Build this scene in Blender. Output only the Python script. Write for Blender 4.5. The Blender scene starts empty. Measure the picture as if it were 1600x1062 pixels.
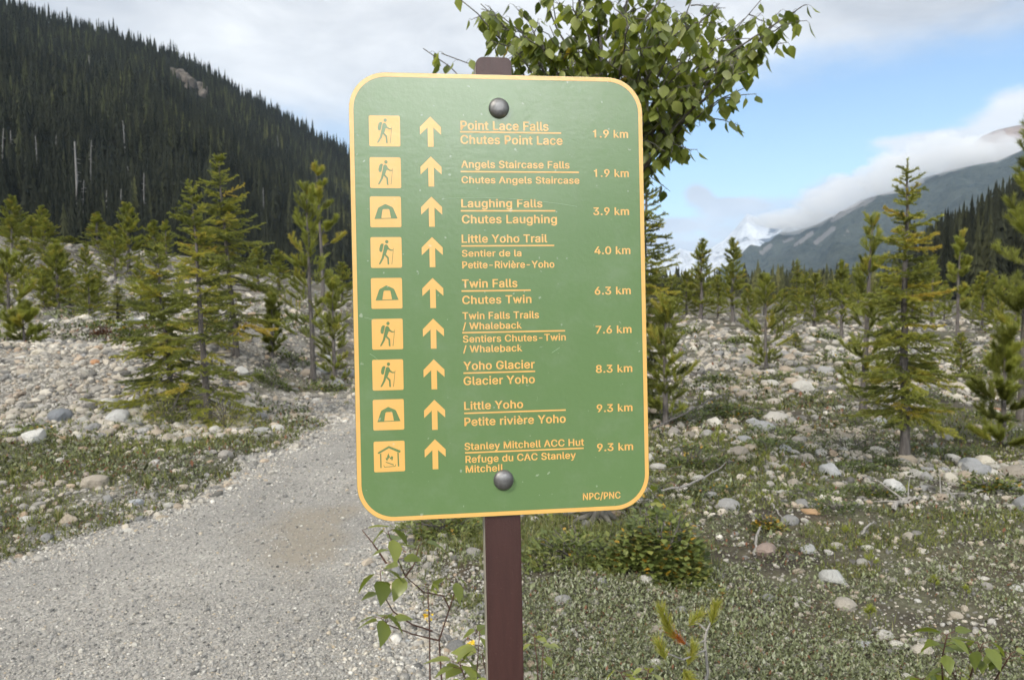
import bpy, math, json
import numpy as np
import bmesh
from mathutils import Vector, Matrix, Euler

S = bpy.context.scene
COL = S.collection
R = math.radians

# ------------------------------------------------------------------ camera
CAM = np.array([0.0, 0.0, 1.5])
FPX = 1220.0
PITCH = math.atan((531 - 455) / FPX)
cd = bpy.data.cameras.new('camera')
cam = bpy.data.objects.new('camera', cd)
COL.objects.link(cam)
cam.location = CAM
cam.rotation_euler = (math.pi / 2 - PITCH, 0, 0)
cd.sensor_width = 36
cd.lens = 36 * FPX / 1600
cd.clip_start = 0.05
cd.clip_end = 60000
cd.dof.use_dof = True
cd.dof.focus_distance = 1.2
cd.dof.aperture_fstop = 12
S.camera = cam

# ------------------------------------------------------------------ light
SUN_EL, SUN_AZ = R(43), R(224)          # azimuth clockwise from +Y: behind the camera, to the left
sd = bpy.data.lights.new('sun', 'SUN')
sun = bpy.data.objects.new('sun', sd)
COL.objects.link(sun)
sdir = Vector((math.sin(SUN_AZ) * math.cos(SUN_EL), math.cos(SUN_AZ) * math.cos(SUN_EL), math.sin(SUN_EL)))
sun.rotation_euler = (-sdir).to_track_quat('-Z', 'Y').to_euler()
sd.energy = 2.3
sd.angle = R(9)
sd.color = (1.0, 0.93, 0.82)
S.view_settings.view_transform = 'Standard'
S.view_settings.look = 'None'
S.view_settings.exposure = 0.55
S.view_settings.gamma = 1
S.cycles.use_denoising = True
S.cycles.max_bounces = 8
S.cycles.transparent_max_bounces = 8
S.cycles.volume_bounces = 4


class NT:
    """small helper for building node trees"""
    def __init__(s, nt):
        s.nt = nt

    def n(s, t, **k):
        nd = s.nt.nodes.new(t)
        for a, v in k.items():
            if a.startswith('i_'):
                nd.inputs[a[2:].replace('_', ' ')].default_value = v
            else:
                setattr(nd, a, v)
        return nd

    def put(s, sock, v):
        if hasattr(v, 'is_output') or hasattr(v, 'links'):
            s.nt.links.new(v, sock)
        elif v is not None:
            sock.default_value = v

    def math(s, op, a, b=None, c=None, clamp=False):
        nd = s.n('ShaderNodeMath', operation=op)
        nd.use_clamp = clamp
        for i, v in enumerate((a, b, c)):
            s.put(nd.inputs[i], v)
        return nd.outputs[0]

    def smooth(s, lo, hi, x):
        nd = s.n('ShaderNodeMapRange', interpolation_type='SMOOTHSTEP')
        nd.inputs['From Min'].default_value = lo
        nd.inputs['From Max'].default_value = hi
        s.put(nd.inputs['Value'], x)
        return nd.outputs[0]

    def noise(s, vec, scale, detail=4, rough=0.55, dist=0.0):
        nd = s.n('ShaderNodeTexNoise')
        nd.inputs['Scale'].default_value = scale
        nd.inputs['Detail'].default_value = detail
        nd.inputs['Roughness'].default_value = rough
        nd.inputs['Distortion'].default_value = dist
        if vec is not None:
            s.put(nd.inputs['Vector'], vec)
        return nd.outputs['Fac']

    def ramp(s, fac, stops, interp='LINEAR'):
        nd = s.n('ShaderNodeValToRGB')
        cr = nd.color_ramp
        cr.interpolation = interp
        while len(cr.elements) < len(stops):
            cr.elements.new(0.5)
        for e, (p, c) in zip(cr.elements, stops):
            e.position = p
            e.color = (*c, 1)
        s.put(nd.inputs[0], fac)
        return nd.outputs[0]

    def mix(s, f, a, b, mode='MIX'):
        nd = s.n('ShaderNodeMix', data_type='RGBA', blend_type=mode)
        s.put(nd.inputs['Factor'], f)
        for nm, v in (('A', a), ('B', b)):
            k = [i for i in nd.inputs if i.name == nm and i.type == 'RGBA'][0]
            s.put(k, (*v, 1) if isinstance(v, tuple) and len(v) == 3 else v)
        return [o for o in nd.outputs if o.type == 'RGBA'][0]

    def attr(s, name, out='Fac'):
        return s.n('ShaderNodeAttribute', attribute_name=name).outputs[out]

    def bump(s, h, strength=0.5, dist=0.01, normal=None):
        nd = s.n('ShaderNodeBump')
        nd.inputs['Strength'].default_value = strength
        nd.inputs['Distance'].default_value = dist
        s.put(nd.inputs['Height'], h)
        if normal is not None:
            s.put(nd.inputs['Normal'], normal)
        return nd.outputs[0]

    def coord(s, k='Object'):
        return s.n('ShaderNodeTexCoord').outputs[k]


def pdir(px, py):
    x = (px - 800) / FPX
    y = -(py - 531) / FPX
    d = np.array([x, math.cos(PITCH) + y * math.sin(PITCH), -math.sin(PITCH) + y * math.cos(PITCH)])
    return d / np.linalg.norm(d)


def azel(px, py):
    d = pdir(px, py)
    return math.atan2(d[0], d[1]), math.asin(d[2])


# ------------------------------------------------------------------ sky: Nishita with broken cloud, laid out by direction
W = bpy.data.worlds.new('World')
S.world = W
W.use_nodes = True
W.node_tree.nodes.clear()
w = NT(W.node_tree)
out = w.n('ShaderNodeOutputWorld')
bg = w.n('ShaderNodeBackground')
bg.inputs['Strength'].default_value = 0.1
sky = w.n('ShaderNodeTexSky', sky_type='NISHITA')
sky.sun_disc = False
sky.sun_elevation = SUN_EL
sky.sun_rotation = SUN_AZ
sky.altitude = 1500
sky.air_density = 1.0
sky.dust_density = 0.2
sky.ozone_density = 1.5
vec = w.coord('Generated')
sep = w.n('ShaderNodeSeparateXYZ')
w.put(sep.inputs[0], vec)
AZ = w.math('ARCTAN2', sep.outputs[0], sep.outputs[1])
EL = w.math('ARCSINE', sep.outputs[2])
cmb = w.n('ShaderNodeCombineXYZ')
w.put(cmb.inputs[0], AZ)
w.put(cmb.inputs[1], w.math('MULTIPLY', EL, 2.2))
n1 = w.noise(cmb.outputs[0], 3.0, 6, 0.6, 0.3)
n2 = w.noise(cmb.outputs[0], 9.0, 6, 0.6, 0.2)
wob = w.math('ADD', w.math('MULTIPLY', w.math('SUBTRACT', n1, 0.5), 0.11), w.math('MULTIPLY', w.math('SUBTRACT', n2, 0.5), 0.05))
# the big overcast deck: everything above a rising lower edge
edge = w.math('MULTIPLY_ADD', w.math('MINIMUM', w.math('MAXIMUM', AZ, -0.1), 0.6), 0.13, 0.215)
deck = w.smooth(-0.045, 0.035, w.math('ADD', w.math('SUBTRACT', EL, edge), wob))


def blob(px, py, sx, sy, wgt):
    a0, e0 = azel(px, py)
    a = w.math('POWER', w.math('MULTIPLY', w.math('SUBTRACT', AZ, a0), FPX / sx), 2.0)
    e = w.math('POWER', w.math('MULTIPLY', w.math('SUBTRACT', EL, e0), FPX / sy), 2.0)
    return w.math('MULTIPLY', w.math('EXPONENT', w.math('MULTIPLY', w.math('ADD', a, e), -1.0)), wgt)


low = None
for b in [(1090, 302, 26, 16, 1.0), (1150, 322, 60, 16, .95), (1388, 218, 40, 9, .33), (1238, 200, 10, 4, .3), (1590, 172, 38, 38, .85),
          (1230, 352, 80, 20, 1.0), (1090, 405, 110, 26, 1.0), (1340, 298, 60, 26, 1.0), (1450, 240, 60, 30, 1.25),
          (1540, 245, 60, 28, 1.1), (1400, 320, 120, 30, .8), (1040, 350, 60, 12, .7), (1640, 215, 60, 40, .9), (900, 400, 200, 40, 1.2)]:
    v = blob(*b)
    low = v if low is None else w.math('ADD', low, v)
low = w.math('ADD', low, w.math('MULTIPLY', w.math('SUBTRACT', n2, 0.5), 1.5))
lowm = w.smooth(0.30, 0.80, low)
cl = w.math('MAXIMUM', deck, lowm)
n3 = w.noise(cmb.outputs[0], 2.0, 5, 0.55)
n4 = w.noise(cmb.outputs[0], 5.0, 5, 0.6, 0.5)
shade = w.math('ADD', w.math('MULTIPLY', n3, 0.6), w.math('MULTIPLY', n4, 0.4))
ccol = w.ramp(shade, [(0.37, (0.53, 0.545, 0.575)), (0.59, (0.97, 0.97, 0.96))])
# a bright cloud patch added behind the camera for the sheen on the sign
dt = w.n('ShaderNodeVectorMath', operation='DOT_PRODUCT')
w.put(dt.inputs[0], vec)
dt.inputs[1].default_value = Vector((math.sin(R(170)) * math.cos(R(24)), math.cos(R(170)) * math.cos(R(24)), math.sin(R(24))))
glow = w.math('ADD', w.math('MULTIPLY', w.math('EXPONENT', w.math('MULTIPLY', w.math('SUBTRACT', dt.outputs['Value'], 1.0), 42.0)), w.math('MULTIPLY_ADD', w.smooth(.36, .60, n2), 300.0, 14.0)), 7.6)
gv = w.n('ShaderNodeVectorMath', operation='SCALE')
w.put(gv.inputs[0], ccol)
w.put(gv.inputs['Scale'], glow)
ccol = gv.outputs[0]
skyc = w.mix(1.0, sky.outputs[0], (1.08, 1.20, 1.20), 'MULTIPLY')
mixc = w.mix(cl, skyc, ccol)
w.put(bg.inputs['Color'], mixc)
w.put(out.inputs['Surface'], bg.outputs[0])


# ------------------------------------------------------------------ helpers: objects
def tag(o, label=None, cat=None, group=None, kind=None):
    for k, v in (('label', label), ('category', cat), ('group', group), ('kind', kind)):
        if v:
            o[k] = v
    return o


def empty(name, loc=(0, 0, 0), rot=(0, 0, 0)):
    o = bpy.data.objects.new(name, None)
    COL.objects.link(o)
    o.location = loc
    o.rotation_euler = rot
    o.empty_display_size = 0.1
    return o


def link(name, me, mat=None, parent=None, loc=(0, 0, 0)):
    o = bpy.data.objects.new(name, me)
    COL.objects.link(o)
    o.location = loc
    if parent:
        o.parent = parent
    if mat:
        for m in (mat if isinstance(mat, (list, tuple)) else [mat]):
            if m.name not in [x.name for x in me.materials if x]:
                me.materials.append(m)
    return o


def npmesh(name, V, F, tint=None, smooth=False, extra=None):
    """F: list of (n,k) int arrays"""
    V = np.asarray(V, np.float32).reshape(-1, 3)
    F = F if isinstance(F, list) else [F]
    F = [np.asarray(f, np.int32) for f in F if len(f)]
    me = bpy.data.meshes.new(name)
    me.vertices.add(len(V))
    me.vertices.foreach_set('co', V.ravel())
    loops = np.concatenate([f.ravel() for f in F])
    tot = np.concatenate([np.full(len(f), f.shape[1], np.int32) for f in F])
    me.loops.add(len(loops))
    me.loops.foreach_set('vertex_index', loops)
    me.polygons.add(len(tot))
    st = np.zeros(len(tot), np.int32)
    st[1:] = np.cumsum(tot)[:-1]
    me.polygons.foreach_set('loop_start', st)
    me.polygons.foreach_set('use_smooth', np.full(len(tot), smooth, bool))
    if tint is not None:
        a = me.attributes.new('tint', 'FLOAT', 'POINT')
        a.data.foreach_set('value', np.asarray(tint, np.float32))
    for k, v in (extra or {}).items():
        a = me.attributes.new(k, 'FLOAT', 'POINT')
        a.data.foreach_set('value', np.asarray(v, np.float32))
    me.update(calc_edges=True)
    return me


class Acc:
    """collects pieces of geometry into one mesh"""
    def __init__(s):
        s.V, s.T, s.Q, s.A, s.n = [], [], [], [], 0

    def add(s, V, T=None, Q=None, tint=0.5):
        V = np.asarray(V, float).reshape(-1, 3)
        if T is not None and len(T):
            s.T.append(np.asarray(T) + s.n)
        if Q is not None and len(Q):
            s.Q.append(np.asarray(Q) + s.n)
        s.V.append(V)
        s.A.append(np.broadcast_to(np.asarray(tint, float), (len(V),)))
        s.n += len(V)

    def tube(s, P, rad, sides=6, tint=0.5, cap=True):
        P = np.asarray(P, float)
        n = len(P)
        rad = np.broadcast_to(np.asarray(rad, float), (n,))
        T = np.gradient(P, axis=0)
        T /= np.linalg.norm(T, axis=1)[:, None] + 1e-9
        ref = np.array([0, 0, 1.0]) if abs(T[:, 2]).mean() < .8 else np.array([1.0, 0, 0])
        A = np.cross(T, ref)
        A /= np.linalg.norm(A, axis=1)[:, None] + 1e-9
        B = np.cross(T, A)
        th = np.arange(sides) * 2 * np.pi / sides
        V = P[:, None] + rad[:, None, None] * (np.cos(th)[None, :, None] * A[:, None] + np.sin(th)[None, :, None] * B[:, None])
        i = np.arange(n - 1)[:, None] * sides
        j = np.arange(sides)[None]
        k = (j + 1) % sides
        Q = np.stack([i + j, i + k, i + sides + k, i + sides + j], -1).reshape(-1, 4)
        V = V.reshape(-1, 3)
        Tt = None
        if cap:
            V = np.vstack([V, P[-1] + T[-1] * rad[-1] * .5])
            b = (n - 1) * sides
            Tt = [[b + a, b + (a + 1) % sides, n * sides] for a in range(sides)]
        s.add(V, Tt, Q, tint)

    def mesh(s, name, smooth=False):
        F = []
        if s.T:
            F.append(np.concatenate(s.T))
        if s.Q:
            F.append(np.concatenate(s.Q))
        return npmesh(name, np.concatenate(s.V), F, np.concatenate(s.A), smooth)


def material(name, fn):
    m = bpy.data.materials.new(name)
    m.use_nodes = True
    m.node_tree.nodes.clear()
    t = NT(m.node_tree)
    o = t.n('ShaderNodeOutputMaterial')
    b = t.n('ShaderNodeBsdfPrincipled')
    t.put(o.inputs['Surface'], b.outputs[0])
    fn(t, b, o)
    return m


_rs = np.random.RandomState(5)
_D = _rs.normal(size=(24, 3))
_D /= np.linalg.norm(_D, axis=1)[:, None]
_PH = _rs.rand(24) * 6.28


def wav(P, scale, seed=0, n=7):
    """cheap smooth noise in about -1..1"""
    P = np.asarray(P, float) / scale
    r = 0
    for i in range(n):
        k = (i + seed * 5) % 24
        r = r + np.sin((P @ _D[k]) * (1 + .37 * i) * 2.2 + _PH[(i + seed) % 24] * 3 + seed) / (1 + .25 * i)
    return r / 3.0


def sst(a, b, x):
    t = np.clip((np.asarray(x, float) - a) / (b - a), 0, 1)
    return t * t * (3 - 2 * t)


# ------------------------------------------------------------------ terrain shape
PL = np.array([(1.5, -4.6), (3, -3.5), (4.24, -2.82), (4.9, -2.42), (6.2, -2.25), (8, -2.1), (10, -2.05), (14, -1.7), (20, -.6), (30, 2.5)])   # (y, x of left path edge)
PR = np.array([(1.5, .3), (3, -.25), (3.6, -.5), (4.3, -.68), (5, -.72), (6.2, -.55), (8, -.3), (10, -.2), (14, .15), (20, 1.2), (30, 4.2)])


def path_edges(y):
    return np.interp(y, PL[:, 0], PL[:, 1]), np.interp(y, PR[:, 0], PR[:, 1])


def path_mask(x, y):
    """>0 inside the path (metres from the nearer edge)"""
    l, r = path_edges(y)
    P = np.stack([x, y, 0 * x], -1)
    wob_ = .10 * wav(P, .9, 3) + .05 * wav(P, .3, 4)
    return np.minimum(x - l, r - x) + wob_


def H(x, y):
    x = np.asarray(x, float)
    y = np.asarray(y, float)
    P = np.stack([x, y, 0 * x], -1)
    near = 1 - sst(60, 120, np.hypot(x, y))
    h = near * (.06 * wav(P, 2.2, 1) + .022 * wav(P, .7, 2)) * sst(1.0, 5, np.hypot(x, y))
    l, r = path_edges(y)
    d = np.minimum(x - l, r - x)
    inp = sst(-.5, .1, d) * (1 - sst(20, 28, y))
    h = h * (1 - .75 * inp) - .03 * inp
    h = h + .72 * sst(8.3, 10.9, y + .12 * (x + 6)) * (1 - sst(-5.4, -2.9, x))
    hx = 2.5 * (1 - sst(-21, -9, x)) + .45 * (1 - sst(-10, -3, x))
    h = h + sst(13, 29, y) * hx * (1 - sst(45, 110, y))
    h = h + .25 * sst(9, 16, y) * sst(2.5, 6, x) * (.5 + .5 * wav(P, 5, 5)) * near
    return h


def ground_at(px, py):
    d = pdir(px, py)
    t = 1.5
    while t < 120:
        p = CAM + d * t
        if p[2] < H(p[0], p[1]):
            break
        t += .03
    return p[0], p[1], float(H(p[0], p[1]))


def on_ground(px, D):
    """ground point at picture column px and depth D"""
    x = (px - 800) / FPX * D
    return x, D, float(H(x, D))


def z_at(py, D):
    d = pdir(800, py)
    return 1.5 + d[2] / d[1] * D
# ------------------------------------------------------------------ materials
def m_ground(t, b, o):
    P = t.coord('Object')
    big = t.noise(P, .55, 5, .6)
    mid = t.noise(P, 2.6, 6, .62)
    fine = t.noise(P, 38, 5, .65)
    base = t.ramp(mid, [(.30, (.024, .018, .012)), (.46, (.052, .042, .027)), (.58, (.080, .070, .042)), (.75, (.15, .13, .095))])
    grn = t.ramp(fine, [(.3, (.05, .058, .028)), (.7, (.15, .155, .085))])
    base = t.mix(t.smooth(.5, .68, t.noise(P, 1.1, 4, .6)), base, t.ramp(fine, [(.3, (.045, .026, .015)), (.7, (.13, .08, .045))]))
    c = t.mix(t.math('MULTIPLY', t.smooth(.42, .62, t.math('ADD', t.math('MULTIPLY', big, .6), t.math('MULTIPLY', mid, .4))), .7), base, grn)
    st = t.n('ShaderNodeTexVoronoi')
    st.inputs['Scale'].default_value = 24
    t.put(st.inputs['Vector'], P)
    sg = t.n('ShaderNodeTexVoronoi')
    sg.inputs['Scale'].default_value = 75
    t.put(sg.inputs['Vector'], P)
    stone = t.ramp(st.outputs['Color'], [(.1, (.16, .15, .13)), (.5, (.34, .32, .29)), (.9, (.48, .46, .42))])
    gcol = t.ramp(sg.outputs['Color'], [(.1, (.13, .125, .11)), (.5, (.30, .285, .25)), (.9, (.45, .43, .38))])
    c = t.mix(t.math('MULTIPLY', t.smooth(.55, .75, fine), .4), c, gcol)
    k = t.attr('stony')
    f = t.math('MULTIPLY', t.smooth(.35, .75, t.math('ADD', k, t.math('MULTIPLY', t.math('SUBTRACT', mid, .5), 1.2))), .9)
    soil = t.ramp(fine, [(.3, (.035, .030, .022)), (.7, (.12, .105, .08))])
    gap = t.smooth(.42, .58, st.outputs['Distance'])
    gap2 = t.smooth(.40, .6, sg.outputs['Distance'])
    st_ = t.mix(gap, stone, t.mix(gap2, gcol, soil))
    c = t.mix(f, c, st_)
    t.put(b.inputs['Base Color'], c)
    b.inputs['Roughness'].default_value = .95
    h = t.math('ADD', t.math('MULTIPLY', fine, .6), t.math('ADD', t.math('MULTIPLY', t.math('SUBTRACT', 1.0, sg.outputs['Distance']), .4), t.math('MULTIPLY', t.math('SUBTRACT', 1.0, st.outputs['Distance']), t.math('MULTIPLY', f, 1.6))))
    t.put(b.inputs['Normal'], t.bump(h, .9, .018))


def m_path(t, b, o):
    P = t.coord('Object')
    v = t.n('ShaderNodeTexVoronoi')
    v.inputs['Scale'].default_value = 95
    t.put(v.inputs['Vector'], P)
    v2 = t.n('ShaderNodeTexVoronoi')
    v2.inputs['Scale'].default_value = 230
    t.put(v2.inputs['Vector'], P)
    g = t.ramp(v.outputs['Color'], [(.1, (.09, .088, .082)), (.45, (.22, .212, .195)), (.75, (.34, .325, .29)), (.95, (.50, .48, .43))])
    g2 = t.ramp(v2.outputs['Color'], [(.1, (.15, .147, .138)), (.5, (.27, .26, .24)), (.9, (.41, .39, .35))])
    big = t.noise(P, 1.3, 4, .6)
    sand = t.ramp(t.noise(P, 60, 4, .7), [(.3, (.20, .175, .135)), (.7, (.29, .255, .20))])
    k = t.attr('sand')
    f = t.smooth(.35, .8, t.math('ADD', k, t.math('MULTIPLY', t.math('SUBTRACT', big, .5), 1.1)))
    c = t.mix(.5, g, g2)
    c = t.mix(1.0, c, t.ramp(t.noise(P, .9, 4, .6), [(.32, (.80, .80, .80)), (.66, (1.22, 1.21, 1.19))]), 'MULTIPLY')
    c = t.mix(t.math('MULTIPLY', f, .85), c, sand)
    t.put(b.inputs['Base Color'], c)
    b.inputs['Roughness'].default_value = .93
    h = t.math('ADD', t.math('SUBTRACT', 1.0, v.outputs['Distance']), t.math('MULTIPLY', t.math('SUBTRACT', 1.0, v2.outputs['Distance']), .5))
    t.put(b.inputs['Normal'], t.bump(h, .6, .006))


STONE = [(.0, (.09, .086, .078)), (.12, (.18, .176, .165)), (.3, (.30, .285, .255)), (.5, (.40, .38, .335)), (.66, (.33, .29, .23)),
         (.78, (.50, .465, .40)), (.92, (.34, .255, .175)), (.96, (.25, .25, .25)), (1., (.62, .585, .52))]


def stone_shader(t, b, col):
    P = t.coord('Object')
    nz = t.noise(P, 26, 6, .65)
    nb = t.noise(P, 6, 4, .6)
    c = t.mix(1.0, col, t.ramp(nz, [(.25, (.62, .61, .60)), (.75, (1.18, 1.17, 1.14))]), 'MULTIPLY')
    c = t.mix(t.math('MULTIPLY', t.smooth(.55, .72, nb), .35), c, (.16, .15, .12))
    t.put(b.inputs['Base Color'], c)
    b.inputs['Roughness'].default_value = .88
    t.put(b.inputs['Normal'], t.bump(t.math('ADD', nz, t.math('MULTIPLY', nb, 2.0)), .55, .02))


def m_rock(t, b, o):
    stone_shader(t, b, t.n('ShaderNodeObjectInfo').outputs['Color'])


GRAVEL = [(.0, (.085, .085, .083)), (.15, (.20, .198, .19)), (.35, (.30, .295, .28)), (.55, (.40, .39, .365)), (.72, (.34, .32, .285)), (.85, (.55, .53, .48)), (.95, (.46, .38, .27)), (1., (.66, .64, .59))]


def m_gravel(t, b, o):
    stone_shader(t, b, t.ramp(t.attr('tint'), GRAVEL))


def m_stones(t, b, o):
    stone_shader(t, b, t.ramp(t.attr('tint'), STONE))


def leafy(stops, rough=.5, trans=.25, tc=(1.3, 1.35, .6), spec=.4):
    def fn(t, b, o):
        c = t.ramp(t.attr('tint'), stops)
        t.put(b.inputs['Base Color'], c)
        b.inputs['Roughness'].default_value = rough
        b.inputs['Specular IOR Level'].default_value = spec
        if trans:
            tr = t.n('ShaderNodeBsdfTranslucent')
            t.put(tr.inputs['Color'], t.mix(1.0, c, tc, 'MULTIPLY'))
            mx = t.n('ShaderNodeMixShader')
            mx.inputs[0].default_value = trans
            t.nt.links.new(b.outputs[0], mx.inputs[1])
            t.nt.links.new(tr.outputs[0], mx.inputs[2])
            t.nt.links.new(mx.outputs[0], o.inputs['Surface'])
    return fn


def m_bark(c0, c1, sc=30):
    def fn(t, b, o):
        P = t.coord('Object')
        mp = t.n('ShaderNodeMapping')
        mp.inputs['Scale'].default_value = (1, 1, .25)
        t.put(mp.inputs[0], P)
        nz = t.noise(mp.outputs[0], sc, 5, .7)
        t.put(b.inputs['Base Color'], t.ramp(nz, [(.3, c0), (.7, c1)]))
        b.inputs['Roughness'].default_value = .9
        t.put(b.inputs['Normal'], t.bump(nz, .6, .01))
    return fn


def sign_face(col, rough=.26):
    def fn(t, b, o):
        P = t.coord('Object')
        n1 = t.noise(P, 17, 3, .5)
        n2 = t.noise(P, 130, 3, .55)
        n3 = t.noise(P, 430, 2, .5)
        sp = t.noise(P, 95, 2, .4)
        wear = t.noise(P, 9, 5, .7)
        c = t.mix(t.math('MULTIPLY', t.smooth(.70, .76, sp), .35), col, (.55, .58, .50))
        c = t.mix(t.math('MULTIPLY', t.smooth(.45, .8, wear), .10), c, (.45, .47, .42))
        t.put(b.inputs['Base Color'], c)
        b.inputs['Roughness'].default_value = rough
        b.inputs['IOR'].default_value = 1.5
        h = t.math('ADD', t.math('MULTIPLY', n1, .5), t.math('ADD', t.math('MULTIPLY', n2, .34), t.math('MULTIPLY', n3, .05)))
        t.put(b.inputs['Normal'], t.bump(h, .17, .004))
    return fn


def plain(col, rough=.6, metal=0, nscale=40, amt=.25, bmp=.0):
    def fn(t, b, o):
        nz = t.noise(t.coord('Object'), nscale, 5, .65)
        c = t.mix(1.0, col, t.ramp(nz, [(.3, (1 - amt,) * 3), (.7, (1 + amt,) * 3)]), 'MULTIPLY')
        t.put(b.inputs['Base Color'], c)
        b.inputs['Roughness'].default_value = rough
        b.inputs['Metallic'].default_value = metal
        if bmp:
            t.put(b.inputs['Normal'], t.bump(nz, bmp, .004))
    return fn


def m_post(t, b, o):
    P = t.coord('Object')
    mp = t.n('ShaderNodeMapping')
    mp.inputs['Scale'].default_value = (1, 1, .12)
    t.put(mp.inputs[0], P)
    nz = t.noise(mp.outputs[0], 90, 5, .65)
    n2 = t.noise(P, 260, 3, .6)
    c = t.ramp(nz, [(.25, (.036, .013, .0105)), (.75, (.056, .021, .017))])
    c = t.mix(t.math('MULTIPLY', t.smooth(.62, .78, n2), .35), c, (.12, .085, .07))
    t.put(b.inputs['Base Color'], c)
    b.inputs['Roughness'].default_value = .48
    t.put(b.inputs['Normal'], t.bump(t.math('ADD', nz, t.math('MULTIPLY', n2, .4)), .3, .004))


def forest_floor(c0, c1, c2, sc=.02, streak=None):
    def fn(t, b, o):
        P = t.coord('Object')
        n1 = t.noise(P, sc, 8, .7)
        n2 = t.noise(P, sc * 7, 6, .7)
        c = t.ramp(t.math('ADD', t.math('MULTIPLY', n1, .5), t.math('MULTIPLY', n2, .5)), [(.38, c0), (.55, c1)])
        if streak:
            k = t.math('ADD', t.attr('bare'), t.math('MULTIPLY', t.math('SUBTRACT', n2, .5), .9))
            c = t.mix(t.smooth(.45, .75, k), c, c2)
        t.put(b.inputs['Base Color'], c)
        b.inputs['Roughness'].default_value = 1
        b.inputs['Specular IOR Level'].default_value = .1
        t.put(b.inputs['Normal'], t.bump(n2, 1.0, .08 / sc))
    return fn


M = {}
for nm, fn in {
    'ground': m_ground, 'path': m_path, 'rock': m_rock, 'gravel': m_gravel, 'stones': m_stones,
    'spruce': leafy([(0, (.035, .045, .018)), (.35, (.165, .19, .048)), (.6, (.31, .32, .064)), (.82, (.43, .39, .068)), (1, (.45, .33, .065))], .55, .3),
    'pine': leafy([(0, (.040, .052, .018)), (.4, (.20, .215, .046)), (.7, (.28, .31, .056)), (1, (.40, .33, .065))], .5, .3),
    'forest': leafy([(0, (.010, .012, .008)), (.5, (.026, .029, .018)), (.8, (.066, .070, .030)), (1, (.12, .118, .045))], .8, 0, spec=.1),
    'poplar': leafy([(0, (.06, .085, .022)), (.45, (.165, .20, .046)), (.8, (.28, .31, .09)), (.93, (.28, .30, .14)), (1, (.34, .23, .03))], .34, .42, (1.6, 1.6, .5), .5),
    'shrub': leafy([(0, (.045, .062, .02)), (.5, (.12, .155, .042)), (.85, (.22, .24, .07)), (1, (.40, .24, .03))], .45, .25),
    'mat': leafy([(0, (.026, .030, .011)), (.35, (.078, .088, .032)), (.75, (.20, .225, .115)), (.92, (.30, .32, .23)), (.97, (.16, .075, .035)), (1, (.14, .05, .03))], .6, .15),
    'moss': leafy([(0, (.045, .055, .012)), (.5, (.115, .135, .028)), (.85, (.20, .20, .05)), (.96, (.20, .10, .04)), (1, (.2, .09, .04))], .7, .15),
    'grass': leafy([(0, (.08, .10, .03)), (.6, (.17, .19, .06)), (1, (.33, .30, .15))], .6, .3),
    'red': leafy([(0, (.06, .03, .016)), (.6, (.13, .05, .025)), (1, (.26, .12, .03))], .6, .2),
    'deadneedle': leafy([(0, (.35, .10, .02)), (1, (.50, .18, .04))], .6, .2),
    'bark': m_bark((.055, .047, .042), (.15, .135, .122)),
    'bark_grey': m_bark((.10, .095, .085), (.26, .245, .22), 22),
    'deadwood': m_bark((.16, .15, .135), (.36, .34, .31), 40),
    'snag': m_bark((.13, .125, .12), (.24, .23, .22), 3),
    'twig': m_bark((.07, .03, .02), (.13, .07, .05), 60),
    'green': sign_face((.122, .203, .080)), 'yellow': sign_face((.74, .415, .118), .3),
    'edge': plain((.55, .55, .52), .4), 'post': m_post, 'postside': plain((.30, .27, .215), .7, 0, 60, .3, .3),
    'bolt': plain((.19, .187, .184), .48, .75, 120, .25, .15), 'scratch': plain((.30, .42, .25), .4),
    'slope': forest_floor((.010, .012, .008), (.020, .022, .013), (.20, .17, .14), .03, True),
    'mount': forest_floor((.010, .017, .015), (.052, .062, .050), (.15, .145, .14), .006, True),
    'snow': forest_floor((.36, .38, .41), (.60, .61, .62), (.06, .065, .08), .0016, True),
    'brownpeak': forest_floor((.20, .14, .105), (.32, .24, .19), (.3, .3, .3), .003),
    'crag': plain((.105, .09, .075), .95, 0, .15, .5),
}.items():
    M[nm] = material(nm, fn)

# ------------------------------------------------------------------ ground sheet
def ground_sheet():
    front = np.radians(np.concatenate([np.arange(-48, 48, .33), np.arange(48, 312, 4.0)]))
    rad = np.concatenate([[.05, .5, 1.0], np.geomspace(1.5, 60, 230), np.geomspace(66, 20000, 40)])
    A, Rr = np.meshgrid(front, rad)
    X, Y = Rr * np.sin(A), Rr * np.cos(A)
    Z = H(X, Y)
    nA = len(front)
    i = np.arange(len(rad) - 1)[:, None] * nA
    j = np.arange(nA)[None]
    k = (j + 1) % nA
    Q = np.stack([i + j, i + k, i + nA + k, i + nA + j], -1).reshape(-1, 4)[:, ::-1]
    V = np.stack([X, Y, Z], -1).reshape(-1, 3)
    F = [Q]
    n = len(V)
    V = np.vstack([V, [[0, 0, float(H(0., 0.))]]])
    F.append(np.stack([np.full(nA, n), (j[0] + 1) % nA, j[0]], -1)[:, ::-1])
    me = npmesh('ground', V, F, smooth=True, extra={'stony': stony(V[:, 0], V[:, 1])})
    tag(link('ground', me, M['ground']), kind='structure')


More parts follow.
